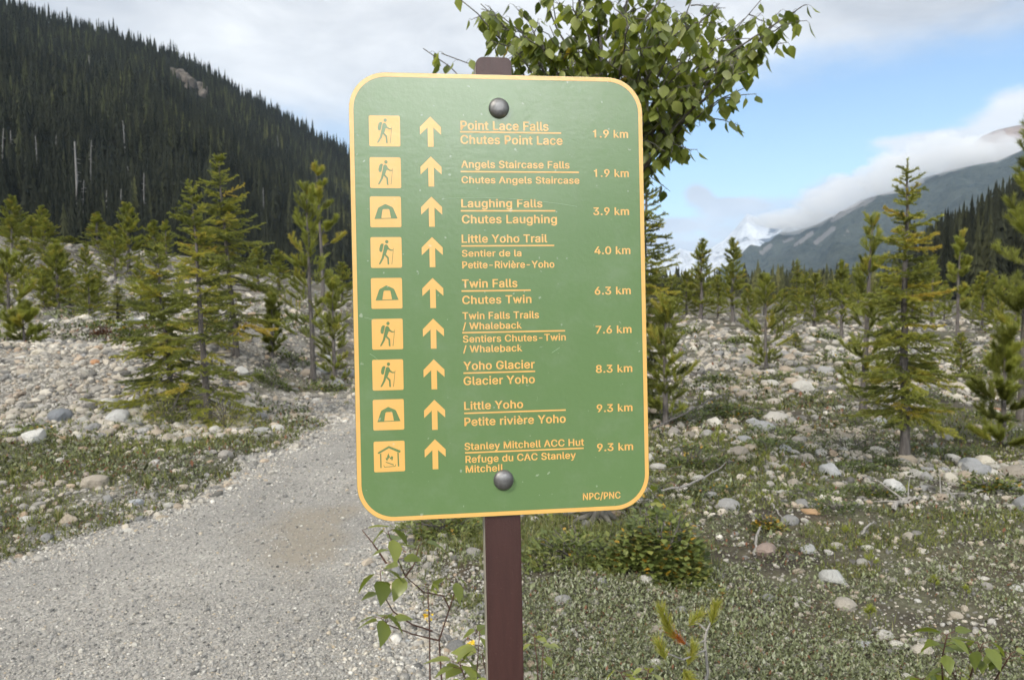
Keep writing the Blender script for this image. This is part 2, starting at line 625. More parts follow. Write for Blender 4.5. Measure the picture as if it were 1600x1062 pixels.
def stony(x, y):
    P = np.stack([x, y, 0 * x], -1)
    n = .5 + .5 * wav(P, 2.6, 7) + .25 * wav(P, .9, 8)
    l, r = path_edges(y)
    near_path = np.exp(-np.clip(np.maximum(l - x, x - r), 0, 9) / .35)
    left = x < l
    s = np.where(left,
                 np.where(y < 8.4, .10 + .22 * (n > .75), .75 * sst(8.1, 8.7, y + .12 * (x + 6)) * np.where(y > 12, .75, 1)),
                 .06 + .16 * sst(5, 8, y) + .22 * sst(8, 13, y))
    s = s * (.45 + .9 * np.clip(n, 0, 1)) + .45 * near_path
    s = np.where((x > 4.5) & (y > 6.8) & (y < 11.5), s * .75, s)  # less stone colour, darkening the ground where the right spruce's shade lies
    return np.clip(s, 0, 1)


ground_sheet()


def path_sheet():
    ys = np.geomspace(1.2, 26, 170)
    ts = np.linspace(-.12, 1.12, 46)
    Y, T = np.meshgrid(ys, ts, indexing='ij')
    l, r = path_edges(Y)
    X = l + (r - l) * T
    m = path_mask(X, Y)
    Z = H(X, Y) + np.clip(.006 + .05 * m, -.10, .022)
    Z = np.where(m < -.12, H(X, Y) - .05, Z)
    sand = np.clip(sst(.1, .5, m), 0, 1) * np.exp(-(((X + 1.0) / .55) ** 2) - (((Y - 4.8) / .9) ** 2)) * 1.0 + .15
    n = 46
    i = np.arange(len(ys) - 1)[:, None] * n
    j = np.arange(n - 1)[None]
    Q = np.stack([i + j, i + j + 1, i + n + j + 1, i + n + j], -1).reshape(-1, 4)
    me = npmesh('gravel_path', np.stack([X, Y, Z], -1).reshape(-1, 3), [Q], smooth=True, extra={'sand': sand.ravel()})
    tag(link('gravel_path', me, M['path']), kind='structure')


path_sheet()


# ------------------------------------------------------------------ the trail sign
GL = json.loads('''{"-":[473,[[0,354,253,354,179,97,179,97,253]]],".":[208,[[0,95,-13,72,-10,51,2,37,20,33,41,37,63,51,80,71,92,95,97,120,92,140,80,154,63,158,41,154,20,140,2,119,-10]]],"/":[269,[[0,257,542,84,-85,-8,-85,165,542]]],"0":[473,[[0,227,-16,169,-8,120,16,81,57,53,110,36,177,31,254,36,331,53,398,81,452,119,491,168,517,227,525,285,517,334,491,372,452,400,398,417,331,422,254,417,177,400,110,373,57,333,16,284,-8],[0,227,59,255,65,279,81,298,108,314,147,323,195,327,254,323,313,314,362,298,400,278,428,255,444,227,450,198,444,175,428,155,400,139,362,130,313,126,254,130,195,139,147,155,108,174,81,198,65]]],"1":[473,[[0,175,-9,175,360,70,360,70,428,130,434,168,456,188,518,272,518,272,-9]]],"3":[473,[[0,218,-16,170,-12,126,1,88,22,56,51,36,88,23,141,122,141,131,110,139,93,154,79,172,68,194,61,219,59,245,62,268,70,286,81,301,98,308,119,312,145,309,170,301,191,287,210,267,225,239,235,200,239,140,239,140,303,266,443,53,443,53,518,389,518,389,457,200,262,194,299,266,297,315,285,355,260,385,227,403,189,410,145,403,100,384,61,355,29,317,4,270,-11]]],"4":[473,[[0,23,96,23,161,237,518,338,517,126,163,126,172,430,172,430,96],[1,265,-9,265,327,360,327,360,-9]]],"6":[473,[[0,226,-16,178,-10,134,7,97,33,69,70,52,113,47,162,51,201,64,242,87,290,123,345,243,518,349,517,160,252,118,253,140,281,153,295,170,307,190,316,211,321,235,323,282,318,324,303,358,278,385,245,401,203,406,157,401,110,383,68,355,32,319,6,275,-11],[0,226,57,249,61,270,71,286,85,299,105,307,130,310,157,307,185,299,209,286,229,270,243,250,253,226,256,202,253,183,244,165,229,153,210,145,186,142,158,145,130,153,106,166,85,183,71,203,61]]],"7":[473,[[0,71,-9,300,443,45,443,45,518,408,518,408,447,175,-9]]],"8":[473,[[0,226,-16,175,-11,129,2,90,26,60,57,41,93,35,135,38,168,50,199,68,226,90,248,118,265,136,272,136,261,109,274,79,302,60,339,53,380,58,420,76,455,103,484,138,506,180,520,226,525,273,520,314,506,348,484,375,455,393,420,399,380,392,339,373,302,343,274,317,261,317,272,334,265,362,248,386,226,402,199,414,168,418,135,411,93,392,57,363,26,324,2,278,-11],[0,226,58,255,61,278,69,296,81,309,96,317,116,320,139,317,162,308,184,294,201,275,215,252,223,226,226,200,223,177,215,158,201,144,184,135,162,132,139,135,116,143,96,156,81,174,69,198,61],[0,226,299,248,301,266,308,281,320,292,335,299,353,302,376,299,397,293,415,283,430,268,441,248,448,226,451,204,448,185,441,171,430,160,415,153,397,150,376,153,353,160,335,171,320,186,308,205,301]]],"9":[473,[[0,226,525,275,519,319,502,355,475,383,439,401,395,406,347,402,307,389,267,365,219,329,163,209,-9,103,-8,292,257,333,256,313,228,299,214,282,202,263,193,241,187,218,186,171,190,129,206,94,230,68,264,51,305,47,352,52,399,70,441,98,476,134,502,178,519],[0,226,451,203,448,183,438,167,423,153,403,146,379,142,352,146,324,153,299,166,280,183,265,203,256,226,252,250,256,270,265,286,279,299,299,307,323,310,350,307,379,299,403,286,423,270,438,250,448]]],"A":[500,[[0,-8,-9,189,518,288,518,487,-9,383,-9,271,299,248,369,234,417,209,487,268,487,244,416,229,368,207,299,97,-9],[0,127,151,127,190,353,190,353,151]]],"C":[530,[[0,267,-16,200,-8,141,17,91,57,55,111,31,177,23,254,31,331,55,397,91,451,141,492,200,517,267,525,308,522,345,513,381,498,413,478,440,453,463,423,479,388,495,339,395,339,385,369,375,390,363,406,347,420,329,432,310,440,290,445,267,447,228,441,193,424,163,397,141,360,126,312,120,254,126,196,140,149,164,111,193,84,228,68,267,62,290,64,310,69,329,77,347,89,363,103,375,119,385,140,395,169,495,169,479,121,463,86,441,56,412,31,381,11,347,-4,308,-13]]],"F":[430,[[0,43,-9,43,518,386,518,386,443,142,443,142,287,363,287,363,212,142,212,142,-9]]],"G":[540,[[0,269,-16,201,-8,140,17,91,58,54,112,30,177,23,254,30,331,54,397,90,451,140,492,198,517,265,525,307,522,346,513,382,497,414,476,442,451,464,421,481,387,496,340,396,340,384,368,373,388,360,405,346,420,329,431,310,439,288,445,266,447,227,441,192,424,163,398,141,360,126,312,120,254,126,196,140,149,164,111,193,84,229,68,269,62,305,66,337,79,362,100,381,128,393,162,400,213,437,208,266,190,266,265,495,265,495,199,488,139,466,86,431,43,385,11,330,-9]]],"H":[537,[[0,43,-9,43,518,142,518,142,298,375,298,375,518,474,518,474,-9,375,-9,375,223,142,223,142,-9]]],"L":[413,[[0,43,-9,43,518,142,518,142,66,378,66,378,-9]]],"M":[648,[[0,43,-9,43,518,164,518,293,190,315,126,345,40,284,40,320,143,336,190,464,518,585,518,585,-9,487,-9,487,308,490,466,536,466,506,383,477,302,472,288,354,-9,274,-9,154,288,129,358,88,466,136,466,139,309,139,-9]]],"N":[543,[[0,43,-9,43,518,145,518,367,174,390,135,416,86,440,47,389,44,384,108,382,195,382,518,480,518,480,-9,378,-9,188,285,149,349,81,459,135,465,141,328,142,291,142,-9]]],"P":[465,[[0,43,-9,43,518,236,518,293,512,340,495,378,469,405,434,421,393,426,348,421,302,405,261,378,226,340,199,293,182,236,177,92,177,92,251,232,251,265,255,289,264,306,279,318,298,325,321,327,348,325,374,318,398,306,416,289,431,264,440,231,443,142,443,142,-9]]],"R":[469,[[0,43,-9,43,518,237,518,294,513,341,497,379,472,405,438,422,397,426,352,422,307,405,266,379,233,340,208,292,194,237,189,142,189,142,-9],[0,142,264,233,264,266,267,291,276,307,288,319,305,325,326,328,352,325,378,319,401,307,418,290,432,266,440,232,443,142,443],[1,343,-9,204,238,313,238,454,-9]]],"S":[467,[[0,224,-18,169,-13,121,0,80,24,50,55,30,93,17,146,118,146,126,113,136,94,152,79,172,68,197,61,224,58,254,61,279,69,301,82,315,98,325,117,329,139,326,158,319,173,306,185,289,197,267,205,240,213,179,230,120,252,74,282,44,322,35,372,42,416,61,453,91,483,131,507,177,520,227,525,278,520,323,507,362,483,391,454,410,418,422,369,325,369,311,407,292,429,262,444,225,450,197,447,174,439,156,428,143,412,134,395,132,376,135,356,144,340,158,327,176,317,197,309,217,302,269,288,292,281,318,273,344,260,369,246,392,226,410,202,422,173,425,139,420,96,400,59,371,27,330,2,282,-13]]],"T":[469,[[0,15,443,15,518,434,518,434,443,274,443,274,-9,176,-9,176,443]]],"W":[706,[[0,142,-9,-6,518,95,518,180,198,192,147,204,96,217,31,168,31,183,96,194,147,208,198,293,518,393,518,485,173,503,96,518,31,467,31,482,96,500,173,506,198,590,518,692,518,543,-9,442,-9,352,321,343,354,334,389,327,429,316,484,370,484,352,393,344,357,334,321,243,-9]]],"Y":[492,[[0,186,-9,186,205,-11,517,101,518,206,349,223,323,237,296,251,268,275,221,200,221,221,269,236,297,265,349,371,518,482,517,285,205,285,-9]]],"a":[409,[[0,160,-18,122,-14,87,-4,57,15,34,40,19,70,13,108,17,140,28,166,46,186,70,201,94,212,121,220,149,225,207,233,232,236,248,239,256,243,257,248,259,257,256,277,252,293,244,304,232,314,216,320,196,322,174,320,156,313,142,305,130,294,121,283,109,263,16,285,43,327,68,353,96,372,128,384,161,391,194,393,217,392,243,388,269,381,296,368,319,349,337,324,350,292,354,251,354,-9,260,-9,260,43,282,43,278,32,264,18,245,4,221,-8,193,-15],[0,170,54,198,58,220,67,236,81,248,98,256,118,259,139,260,176,264,173,234,167,178,159,158,155,140,150,126,142,116,133,111,121,109,105,111,90,116,78,124,69,136,61,152,56]]],"b":[444,[[0,229,-17,194,-14,164,-4,142,10,125,25,109,50,129,50,129,-9,36,-9,36,518,131,518,131,328,109,328,124,352,141,367,164,382,194,390,229,393,279,387,322,369,358,338,386,297,402,247,407,189,402,131,386,80,359,39,322,8,279,-11],[0,220,56,248,60,269,73,287,94,300,120,308,153,311,189,308,225,300,258,287,284,270,303,248,316,220,321,193,316,171,304,154,285,141,260,133,227,130,189,133,152,141,118,154,92,172,73,193,60]]],"c":[416,[[0,207,-17,155,-11,108,8,69,40,41,81,23,131,17,187,23,245,41,295,69,336,108,368,155,387,206,393,236,392,265,386,291,376,315,364,336,348,354,328,368,305,385,271,292,251,283,272,276,284,268,295,260,303,249,311,237,316,223,320,208,321,178,316,156,303,138,282,124,254,116,222,113,187,116,153,124,121,138,95,156,73,178,60,207,55,223,57,238,61,250,66,261,74,269,82,278,94,283,106,293,128,386,108,369,74,355,51,337,30,316,13,293,1,266,-10,237,-15]]],"d":[444,[[0,195,-17,146,-11,102,8,66,39,39,80,22,131,17,189,22,247,39,297,66,338,103,369,146,387,196,393,231,390,261,381,283,367,300,352,315,328,294,328,294,518,389,518,389,-9,296,-9,296,50,316,50,300,25,283,10,260,-4,231,-14],[0,205,56,231,60,253,73,270,92,283,118,292,152,295,189,292,227,284,259,270,285,253,304,232,316,205,321,177,316,155,303,138,284,124,257,116,225,113,189,116,153,125,120,138,93,156,73,177,60]]],"e":[424,[[0,212,-17,157,-11,108,8,69,40,41,81,23,130,17,187,22,244,40,294,68,335,106,367,152,387,204,393,239,391,272,383,303,369,331,348,355,320,373,285,385,244,388,194,388,160,58,160,58,230,367,226,297,187,290,235,282,265,269,288,253,306,232,317,205,321,178,317,156,305,138,288,124,266,116,239,113,211,113,178,117,141,125,110,141,86,160,69,183,59,212,55,231,57,248,62,262,69,273,80,283,93,297,116,389,98,368,58,347,33,321,11,289,-5,252,-14]]],"f":[274,[[0,245,388,245,318,-11,318,-11,388],[1,64,-9,64,432,67,464,82,491,102,512,128,528,157,536,186,539,209,538,238,533,264,527,239,457,203,464,196,465,177,461,167,453,161,440,159,418,159,-9]]],"g":[445,[[0,207,-160,165,-157,129,-149,96,-135,71,-117,50,-97,28,-66,105,-29,134,-59,146,-70,161,-79,181,-86,207,-88,244,-83,271,-68,288,-43,294,-5,294,59,315,59,300,35,282,20,259,7,230,-1,195,-4,148,1,104,19,67,47,40,86,22,134,17,191,22,248,40,297,67,338,103,369,147,387,195,393,231,391,261,381,284,367,301,352,317,328,296,328,296,388,389,388,389,-10,384,-57,364,-95,335,-124,298,-145,254,-156],[0,205,68,232,72,254,83,272,101,284,125,292,156,295,193,292,229,284,260,271,285,254,304,232,316,205,321,177,316,155,304,138,284,125,258,116,227,113,193,116,157,125,127,138,102,155,84,177,72]]],"h":[430,[[0,131,227,131,-9,36,-9,36,518,131,518,131,278,76,278,110,337,142,370,182,388,227,393,268,389,303,377,333,356,356,325,370,287,374,240,374,-9,279,-9,279,234,274,272,260,298,239,314,210,320,188,317,169,309,153,296,141,279,134,255]]],"i":[187,[[0,36,-9,36,388,131,388,131,-9],[1,84,433,60,437,42,448,28,464,24,483,28,503,42,519,60,530,84,534,106,530,126,519,139,503,143,483,139,464,126,448,106,437]]],"k":[401,[[0,122,152,127,203,128,203,291,370,332,372,177,208,170,208],[1,36,-9,36,518,131,518,131,-9],[2,286,-9,125,187,192,243,400,-7]]],"l":[209,[[0,138,-11,95,-6,61,13,42,44,36,83,36,518,131,518,131,99,132,79,135,68,137,63,154,61,183,64,201,-5,152,-11]]],"m":[630,[[0,36,-9,36,388,129,388,129,286,84,286,103,327,119,352,141,371,165,384,191,393,220,395,263,389,299,368,324,335,345,286,287,286,307,325,324,349,347,369,374,384,404,392,437,395,472,392,505,380,534,361,556,332,570,298,574,255,574,-9,479,-9,479,253,474,285,462,306,442,317,418,321,399,319,383,312,370,300,360,286,355,268,352,246,352,-9,257,-9,257,259,253,284,241,304,223,317,199,321,182,319,166,312,152,300,141,284,134,264,131,238,131,-9]]],"n":[430,[[0,131,227,131,-9,36,-9,36,388,129,388,129,278,76,278,110,337,142,370,182,388,227,393,268,389,303,377,333,356,356,325,370,287,374,240,374,-9,279,-9,279,234,274,272,260,298,239,314,210,320,188,317,169,309,153,296,141,279,134,255]]],"o":[435,[[0,207,-17,155,-11,108,8,69,40,41,81,23,131,17,187,23,245,41,295,69,336,108,368,155,387,207,393,260,387,308,368,346,336,374,295,393,245,398,187,393,131,374,81,346,40,308,8,260,-11],[0,207,55,237,60,260,74,278,95,291,120,299,153,302,187,299,222,291,255,278,282,260,302,237,316,207,321,178,316,156,303,138,282,124,254,116,222,113,187,116,153,124,121,138,95,156,73,178,60]]],"r":[279,[[0,36,-9,36,388,129,388,129,330,105,330,117,353,143,375,176,389,212,394,260,393,260,311,217,316,207,317,186,314,167,307,152,294,141,279,134,260,131,236,131,-9]]],"s":[385,[[0,182,-17,142,-14,106,-6,74,10,49,32,29,59,15,101,104,118,120,84,134,68,154,58,181,54,212,59,234,70,247,86,251,103,249,117,242,129,230,138,207,146,144,161,96,178,60,201,37,234,30,274,35,308,51,338,77,361,108,379,146,390,187,393,226,390,261,381,289,366,312,345,329,320,347,283,259,266,244,293,232,309,214,319,187,324,161,320,141,309,130,294,126,277,128,262,135,250,151,241,177,232,234,218,283,202,319,178,341,145,348,107,342,72,326,42,301,17,267,-3,226,-14]]],"t":[247,[[0,221,388,221,318,-11,318,-11,388],[1,48,480,143,480,143,98,145,79,149,68,156,62,170,59,215,64,233,-5,194,-12,167,-13,119,-7,80,14,56,49,48,92]]],"u":[430,[[0,182,-14,142,-10,107,3,77,24,54,55,40,93,36,139,36,388,131,388,131,145,135,108,150,82,171,65,200,59,222,62,240,70,256,84,268,102,276,124,279,153,279,388,374,388,374,-9,281,-9,281,101,333,101,300,42,267,9,227,-9]]],"v":[409,[[0,151,-9,-8,388,96,388,181,158,193,124,229,12,161,12,178,56,197,124,208,158,293,388,396,388,238,-9]]],"w":[587,[[0,125,-9,0,388,100,388,149,216,170,139,182,93,196,32,144,32,158,92,169,137,180,178,190,216,239,388,329,388,378,216,399,138,409,93,423,32,370,32,385,92,397,137,418,216,467,388,568,388,442,-9,355,-9,303,169,281,250,256,347,313,347,286,250,271,195,212,-9]]],"y":[409,[[0,26,-146,48,-76,89,-81,101,-80,109,-76,117,-68,126,-53,135,-33,145,-1,-8,388,96,388,181,158,193,124,212,56,229,12,162,12,196,124,208,158,293,388,396,388,220,-62,206,-90,190,-113,169,-131,146,-145,120,-152,91,-154,62,-152]]],"è":[424,[[0,212,-17,157,-11,108,8,69,40,41,81,23,130,17,187,22,244,40,294,68,335,106,367,152,387,204,393,239,391,272,383,303,369,331,348,355,320,373,285,385,244,388,194,388,160,58,160,58,230,367,226,297,187,290,235,282,265,269,288,253,306,232,317,205,321,178,317,156,305,138,288,124,266,116,239,113,211,113,178,117,141,125,110,141,86,160,69,183,59,212,55,231,57,248,62,262,69,273,80,283,93,297,116,389,98,368,58,347,33,321,11,289,-5,252,-14],[1,171,420,87,537,193,538,256,420]]]," ":[208,[]]}''')
SIGN_ROT = Euler((R(-3.265), R(-.738), R(7.441)), 'XYZ')
SIGN_T = Vector((-.0142, 1.2127, 1.49324))
sw, sh = .457, .6824


def poly_mesh(name, loops, y=0.0):
    """filled flat outline (with holes) standing in the sign plane"""
    c = bpy.data.curves.new(name, 'CURVE')
    c.dimensions = '2D'
    c.fill_mode = 'BOTH'
    for L in loops:
        s = c.splines.new('POLY')
        s.points.add(len(L) - 1)
        for p, (x, z) in zip(s.points, L):
            p.co = (x, z, 0, 1)
        s.use_cyclic_u = True
    o = bpy.data.objects.new(name, c)
    COL.objects.link(o)
    dg = bpy.context.evaluated_depsgraph_get()
    me = bpy.data.meshes.new_from_object(o.evaluated_get(dg))
    bpy.data.objects.remove(o)
    bpy.data.curves.remove(c)
    me.name = name
    for v in me.vertices:
        v.co = (v.co.x, y, v.co.y)
    if len(me.polygons) and sum(p.normal.y for p in me.polygons) > 0:
        me.flip_normals()
    me.materials.clear()
    me.update()
    return me


def text_loops(s, x0, z0, x1, cap):
    pen, loops, lay = 0, [], []
    for ch in s:
        adv, ls = GL[ch]
        for q in ls:
            loops.append([(pen + q[i], q[i + 1]) for i in range(1, len(q), 2)])
            lay.append(q[0])
        pen += adv
    xs = [p[0] for L in loops for p in L]
    a, b_ = min(xs), max(xs)
    k = (x1 - x0) / (b_ - a)
    return [(n_, [((x0 + (p[0] - a) * k) / 1000, (z0 + (p[1] + 4) * cap / 522) / 1000) for p in L]) for n_, L in zip(lay, loops)]


def layered(name, loops):
    """letters whose strokes overlap: each stroke is filled by itself, a hair in front of the one below"""
    bm = bmesh.new()
    for k in sorted({n_ for n_, _ in loops}):
        mm = poly_mesh(name, [L for n_, L in loops if n_ == k], -.0003 - .00006 * k)
        bm.from_mesh(mm)
        bpy.data.meshes.remove(mm)
    me = bpy.data.meshes.new(name)
    bm.to_mesh(me)
    bm.free()
    return me


def rrect(w_, h_, r, n=10, cx=0, cz=0):
    pts = []
    for qx, qz, a0 in ((1, 1, 0), (-1, 1, 90), (-1, -1, 180), (1, -1, 270)):
        for i in range(n + 1):
            a = R(a0 + 90 * i / n)
            pts.append((cx + qx * (w_ / 2 - r) + r * math.cos(a), cz + qz * (h_ / 2 - r) + r * math.sin(a)))
    return pts


def sign():
    bl = Vector((-.0065, .024, -1.53))
    root = empty('trail_sign', SIGN_T + SIGN_ROT.to_matrix() @ bl, SIGN_ROT)
    tag(root, 'green trail direction sign with yellow lettering bolted to a brown post beside the path', 'sign')

    def part(name, me, mat, parent=root):
        o = link(name, me, mat, parent)
        if parent is root:
            o.location = -bl
        return o
    # post: hollow-looking square post with rounded top corners, front face brown, sides paler beige
    px0, px1, py0, py1 = -.0345, .0215, .0045, .044
    prof = [(px1, -1.60)] + [(px1 - .010 + .010 * math.cos(R(a)), .3605 + .010 * math.sin(R(a))) for a in range(0, 91, 15)] + \
           [(px0 + .012 + .012 * math.cos(R(a)), .3585 + .012 * math.sin(R(a))) for a in range(90, 181, 15)] + [(px0, -1.60)]
    n = len(prof)
    V = [(x, py0 + (.0 if 1 else 0), z) for x, z in prof] + [(x, py1, z) for x, z in prof]
    me = bpy.data.meshes.new('post')
    F = [list(range(n))[::-1], list(range(n, 2 * n))] + [[i, (i + 1) % n, n + (i + 1) % n, n + i] for i in range(n)]
    me.from_pydata(V, [], F)
    bm = bmesh.new()
    bm.from_mesh(me)
    bmesh.ops.recalc_face_normals(bm, faces=bm.faces)
    ed = [e for e in bm.edges if abs(e.verts[0].co.y - py0) < 1e-6 and abs(e.verts[1].co.y - py0) < 1e-6]
    bmesh.ops.bevel(bm, geom=ed, offset=.0016, segments=2, affect='EDGES')
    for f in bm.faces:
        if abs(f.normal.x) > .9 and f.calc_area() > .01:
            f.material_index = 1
    bm.to_mesh(me)
    bm.free()
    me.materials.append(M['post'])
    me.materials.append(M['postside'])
    po = link('post', me, None, root)
    po.location = -bl
    # panel
    out_ = rrect(sw, sh, .056, 12)
    n = len(out_)
    bm = bmesh.new()
    v0 = [bm.verts.new((x, 0, z)) for x, z in out_]
    v1 = [bm.verts.new((x, .004, z)) for x, z in out_]
    bm.faces.new(v0)
    bm.faces.new(v1[::-1])
    for i in range(n):
        f = bm.faces.new((v0[i], v1[i], v1[(i + 1) % n], v0[(i + 1) % n]))
        f.material_index = 1
    bmesh.ops.recalc_face_normals(bm, faces=bm.faces)
    me = bpy.data.meshes.new('panel')
    bm.to_mesh(me)
    bm.free()
    me.materials.append(M['green'])
    me.materials.append(M['edge'])
    panel = part('panel', me, None)
    part('border', poly_mesh('border', [rrect(sw - .001, sh - .001, .0555, 12), rrect(sw - .0135, sh - .0135, .0495, 12)], -.0003), M['yellow'], panel)
    rows = [[("Point Lace Falls", -60.3, 255.7, 77.0, 13.7), ("Chutes Point Lace", -60.8, 234.1, 98.9, 13.4)],
            [("Angels Staircase Falls", -60.6, 197.3, 109.2, 11.2), ("Chutes Angels Staircase", -60.5, 173.6, 124.7, 10.6)],
            [("Laughing Falls", -61.6, 136.6, 65.0, 12.5), ("Chutes Laughing", -61.2, 112.0, 87.5, 12.8)],
            [("Little Yoho Trail", -62.1, 82.2, 71.6, 12.3), ("Sentier de la", -62.3, 60.7, 30.4, 10.2), ("Petite-Rivière-Yoho", -62.1, 42.8, 82.1, 10.6)],
            [("Twin Falls", -63.0, 12.9, 23.1, 12.8), ("Chutes Twin", -63.2, -12.0, 44.7, 12.5)],
            [("Twin Falls Trails", -63.4, -35.8, 56.1, 11.0), ("/ Whaleback", -63.4, -51.3, 29.0, 10.6), ("Sentiers Chutes-Twin", -63.5, -71.2, 97.9, 10.6), ("/ Whaleback", -63.5, -86.6, 28.9, 10.6)],
            [("Yoho Glacier", -63.5, -113.6, 47.8, 12.8), ("Glacier Yoho", -63.7, -136.8, 47.6, 12.8)],
            [("Little Yoho", -63.6, -174.9, 28.3, 12.3), ("Petite rivière Yoho", -63.8, -199.9, 95.3, 12.8)],
            [("Stanley Mitchell ACC Hut", -64.4, -236.9, 123.9, 10.9), ("Refuge du CAC Stanley", -63.2, -256.8, 110.4, 10.9), ("Mitchell", -63.2, -271.8, -4.9, 10.9)]]
    km = [("1.9 km", 147.8, 246.4, 204.6), ("1.9 km", 148.1, 184.6, 204.6), ("3.9 km", 145.7, 124.6, 203.7), ("4.0 km", 146.4, 63.1, 204.7),
          ("6.3 km", 145.7, -.3, 204.1), ("7.6 km", 146.1, -61.6, 204.1), ("8.3 km", 145.1, -123.3, 204.2), ("9.3 km", 145.2, -185.3, 203.3), ("9.3 km", 144.6, -247.0, 203.1)]
    U = [(-61.0, 252.4, 97.1), (-61.4, 191.4, 124.2), (-62.6, 131.2, 85.4), (-62.8, 77.2, 82.5), (-64.0, 7.9, 43.9), (-64.1, -56.2, 97.0),
         (-63.6, -118.4, 48.3), (-63.7, -180.3, 95.7), (-63.7, -241.2, 123.1)]
    tiles = [(-175.8, 252.1), (-175.9, 188.9), (-176.8, 129.5), (-177.2, 67.9), (-177.8, 5.9), (-178.0, -56.1), (-178.6, -118.0), (-178.9, -178.6), (-179.0, -242.1)]
    arrows = [252.0, 191.2, 129.8, 68.0, 5.5, -56.7, -119.0, -181.0, -241.5]
    for rr, (x0, z, x1) in zip(rows, U):
        loops = [L for r_ in rr for L in text_loops(*r_)]
        loops.append((0, [(x0 / 1000, (z - 1.1) / 1000), (x1 / 1000, (z - 1.1) / 1000), (x1 / 1000, (z + 1.1) / 1000), (x0 / 1000, (z + 1.1) / 1000)]))
        part('place_name', layered('place_name', loops), M['yellow'], panel)
    for q in km:
        part('distance', layered('distance', text_loops(*q, 12.0)), M['yellow'], panel)
    part('agency_mark', layered('agency_mark', text_loops("NPC/PNC", 120.4, -322.7, 181.1, 10.7)), M['yellow'], panel)
    for i, z in enumerate(arrows):
        x = (-106.4 - i * .38) / 1000
        A = [(0, 23), (16, 7), (16, -4.5), (4.3, 6.5), (4.3, -23), (-4.3, -23), (-4.3, 6.5), (-16, -4.5), (-16, 7)]
        part('arrow', poly_mesh('arrow', [[(x + a / 1000, (z + c) / 1000) for a, c in A]], -.0003), M['yellow'], panel)

    def nrm(pts, box):
        x0, y0, x1, y1 = box
        return [((a - x0) / (x1 - x0) - .5, .5 - (c - y0) / (y1 - y0)) for a, c in pts]
    hb = (48, 75, 370, 388)
    circ = [(217 + 17.5 * math.cos(a), 122 + 18.5 * math.sin(a)) for a in np.linspace(0, 6.283, 15)[:-1]]
    hiker = [nrm(q, hb) for q in [circ,
             [(147, 158), (160, 141), (178, 140), (185, 146), (167, 224), (150, 228), (139, 216), (138, 195)],
             [(190, 158), (204, 148), (219, 152), (228, 164), (238, 186), (258, 202), (280, 203), (281, 213), (256, 215), (229, 202), (221, 206), (208, 244), (204, 249), (235, 282), (238, 352), (240, 357), (221, 354), (218, 292), (190, 262), (182, 292), (148, 348), (135, 355), (129, 349), (160, 288), (172, 240)],
             [(283, 186), (287, 187), (268, 354), (261, 354)]]]
    tb = (82, 152, 408, 475)
    tent = [nrm(q, tb) for q in [[(126, 388), (165, 277), (174, 266), (243, 230), (314, 262), (325, 273), (370, 384)],
                                 [(198, 379), (212, 294), (222, 285), (275, 284), (285, 291), (300, 377)]]]
    fb = (95, 583, 422, 905)
    hut = [nrm(q, fb) for q in [[(136, 698), (255, 633), (378, 686), (374, 706), (362, 708), (255, 657), (152, 712), (138, 710)],
                                [(160, 714), (174, 709), (174, 862), (161, 862)], [(343, 703), (358, 709), (361, 852), (346, 853)],
                                [(234, 792), (219, 770), (222, 752), (232, 764), (236, 740), (250, 708), (256, 730), (270, 758), (284, 738), (298, 752), (293, 780), (282, 790), (280, 770), (272, 776), (258, 752), (248, 770), (242, 772)],
                                [(217, 805), (222, 798), (304, 829), (301, 840)],
                                [(194, 834), (200, 834), (206, 850), (314, 846), (322, 828), (327, 829), (320, 853), (202, 857)]]]
    kinds = [hiker, hiker, tent, hiker, tent, hiker, hiker, tent, hut]
    for (x, z), k in zip(tiles, kinds):
        w_ = .0466
        t_ = part('pictogram_tile', poly_mesh('pictogram_tile', [rrect(w_, w_, .0022, 3, x / 1000, z / 1000)], -.0003), M['yellow'], panel)
        # one filled mesh per separate blob so that they do not cancel each other
        me = None
        bm = bmesh.new()
        groups = [k] if k is tent else [[q] for q in k]
        for gq in groups:
            mm = poly_mesh('pictogram', [[(x / 1000 + a * w_, z / 1000 + c * w_) for a, c in q] for q in gq], -.0006)
            bm.from_mesh(mm)
            bpy.data.meshes.remove(mm)
        me = bpy.data.meshes.new('pictogram')
        bm.to_mesh(me)
        bm.free()
        part('pictogram', me, M['green'], t_)
        if k is hut:
            t_['label'] = 'yellow tile with a shelter and campfire'
        else:
            t_['label'] = 'yellow tile with a tent' if k is tent else 'yellow tile with a walking hiker'
    # bolts: low domes with a washer lip
    for x, z in ((-.0003, .2895), (-.0047, -.2855)):
        bm = bmesh.new()
        rings = [(.0158, -.0001), (.0158, -.0020), (.0150, -.0040), (.0128, -.0062), (.0095, -.0078), (.0055, -.0087)]
        prev = None
        for r, y in rings:
            cur = [bm.verts.new((x + r * math.cos(a), y, z + r * math.sin(a))) for a in np.linspace(0, 2 * math.pi, 33)[:-1]]
            if prev:
                for i in range(32):
                    bm.faces.new((prev[i], prev[(i + 1) % 32], cur[(i + 1) % 32], cur[i]))
            prev = cur
        c = bm.verts.new((x, -.009, z))
        for i in range(32):
            bm.faces.new((prev[i], prev[(i + 1) % 32], c))
        bmesh.ops.recalc_face_normals(bm, faces=bm.faces)
        for f in bm.faces:
            f.smooth = True
        me = bpy.data.meshes.new('bolt')
        bm.to_mesh(me)
        bm.free()
        part('bolt', me, M['bolt'])
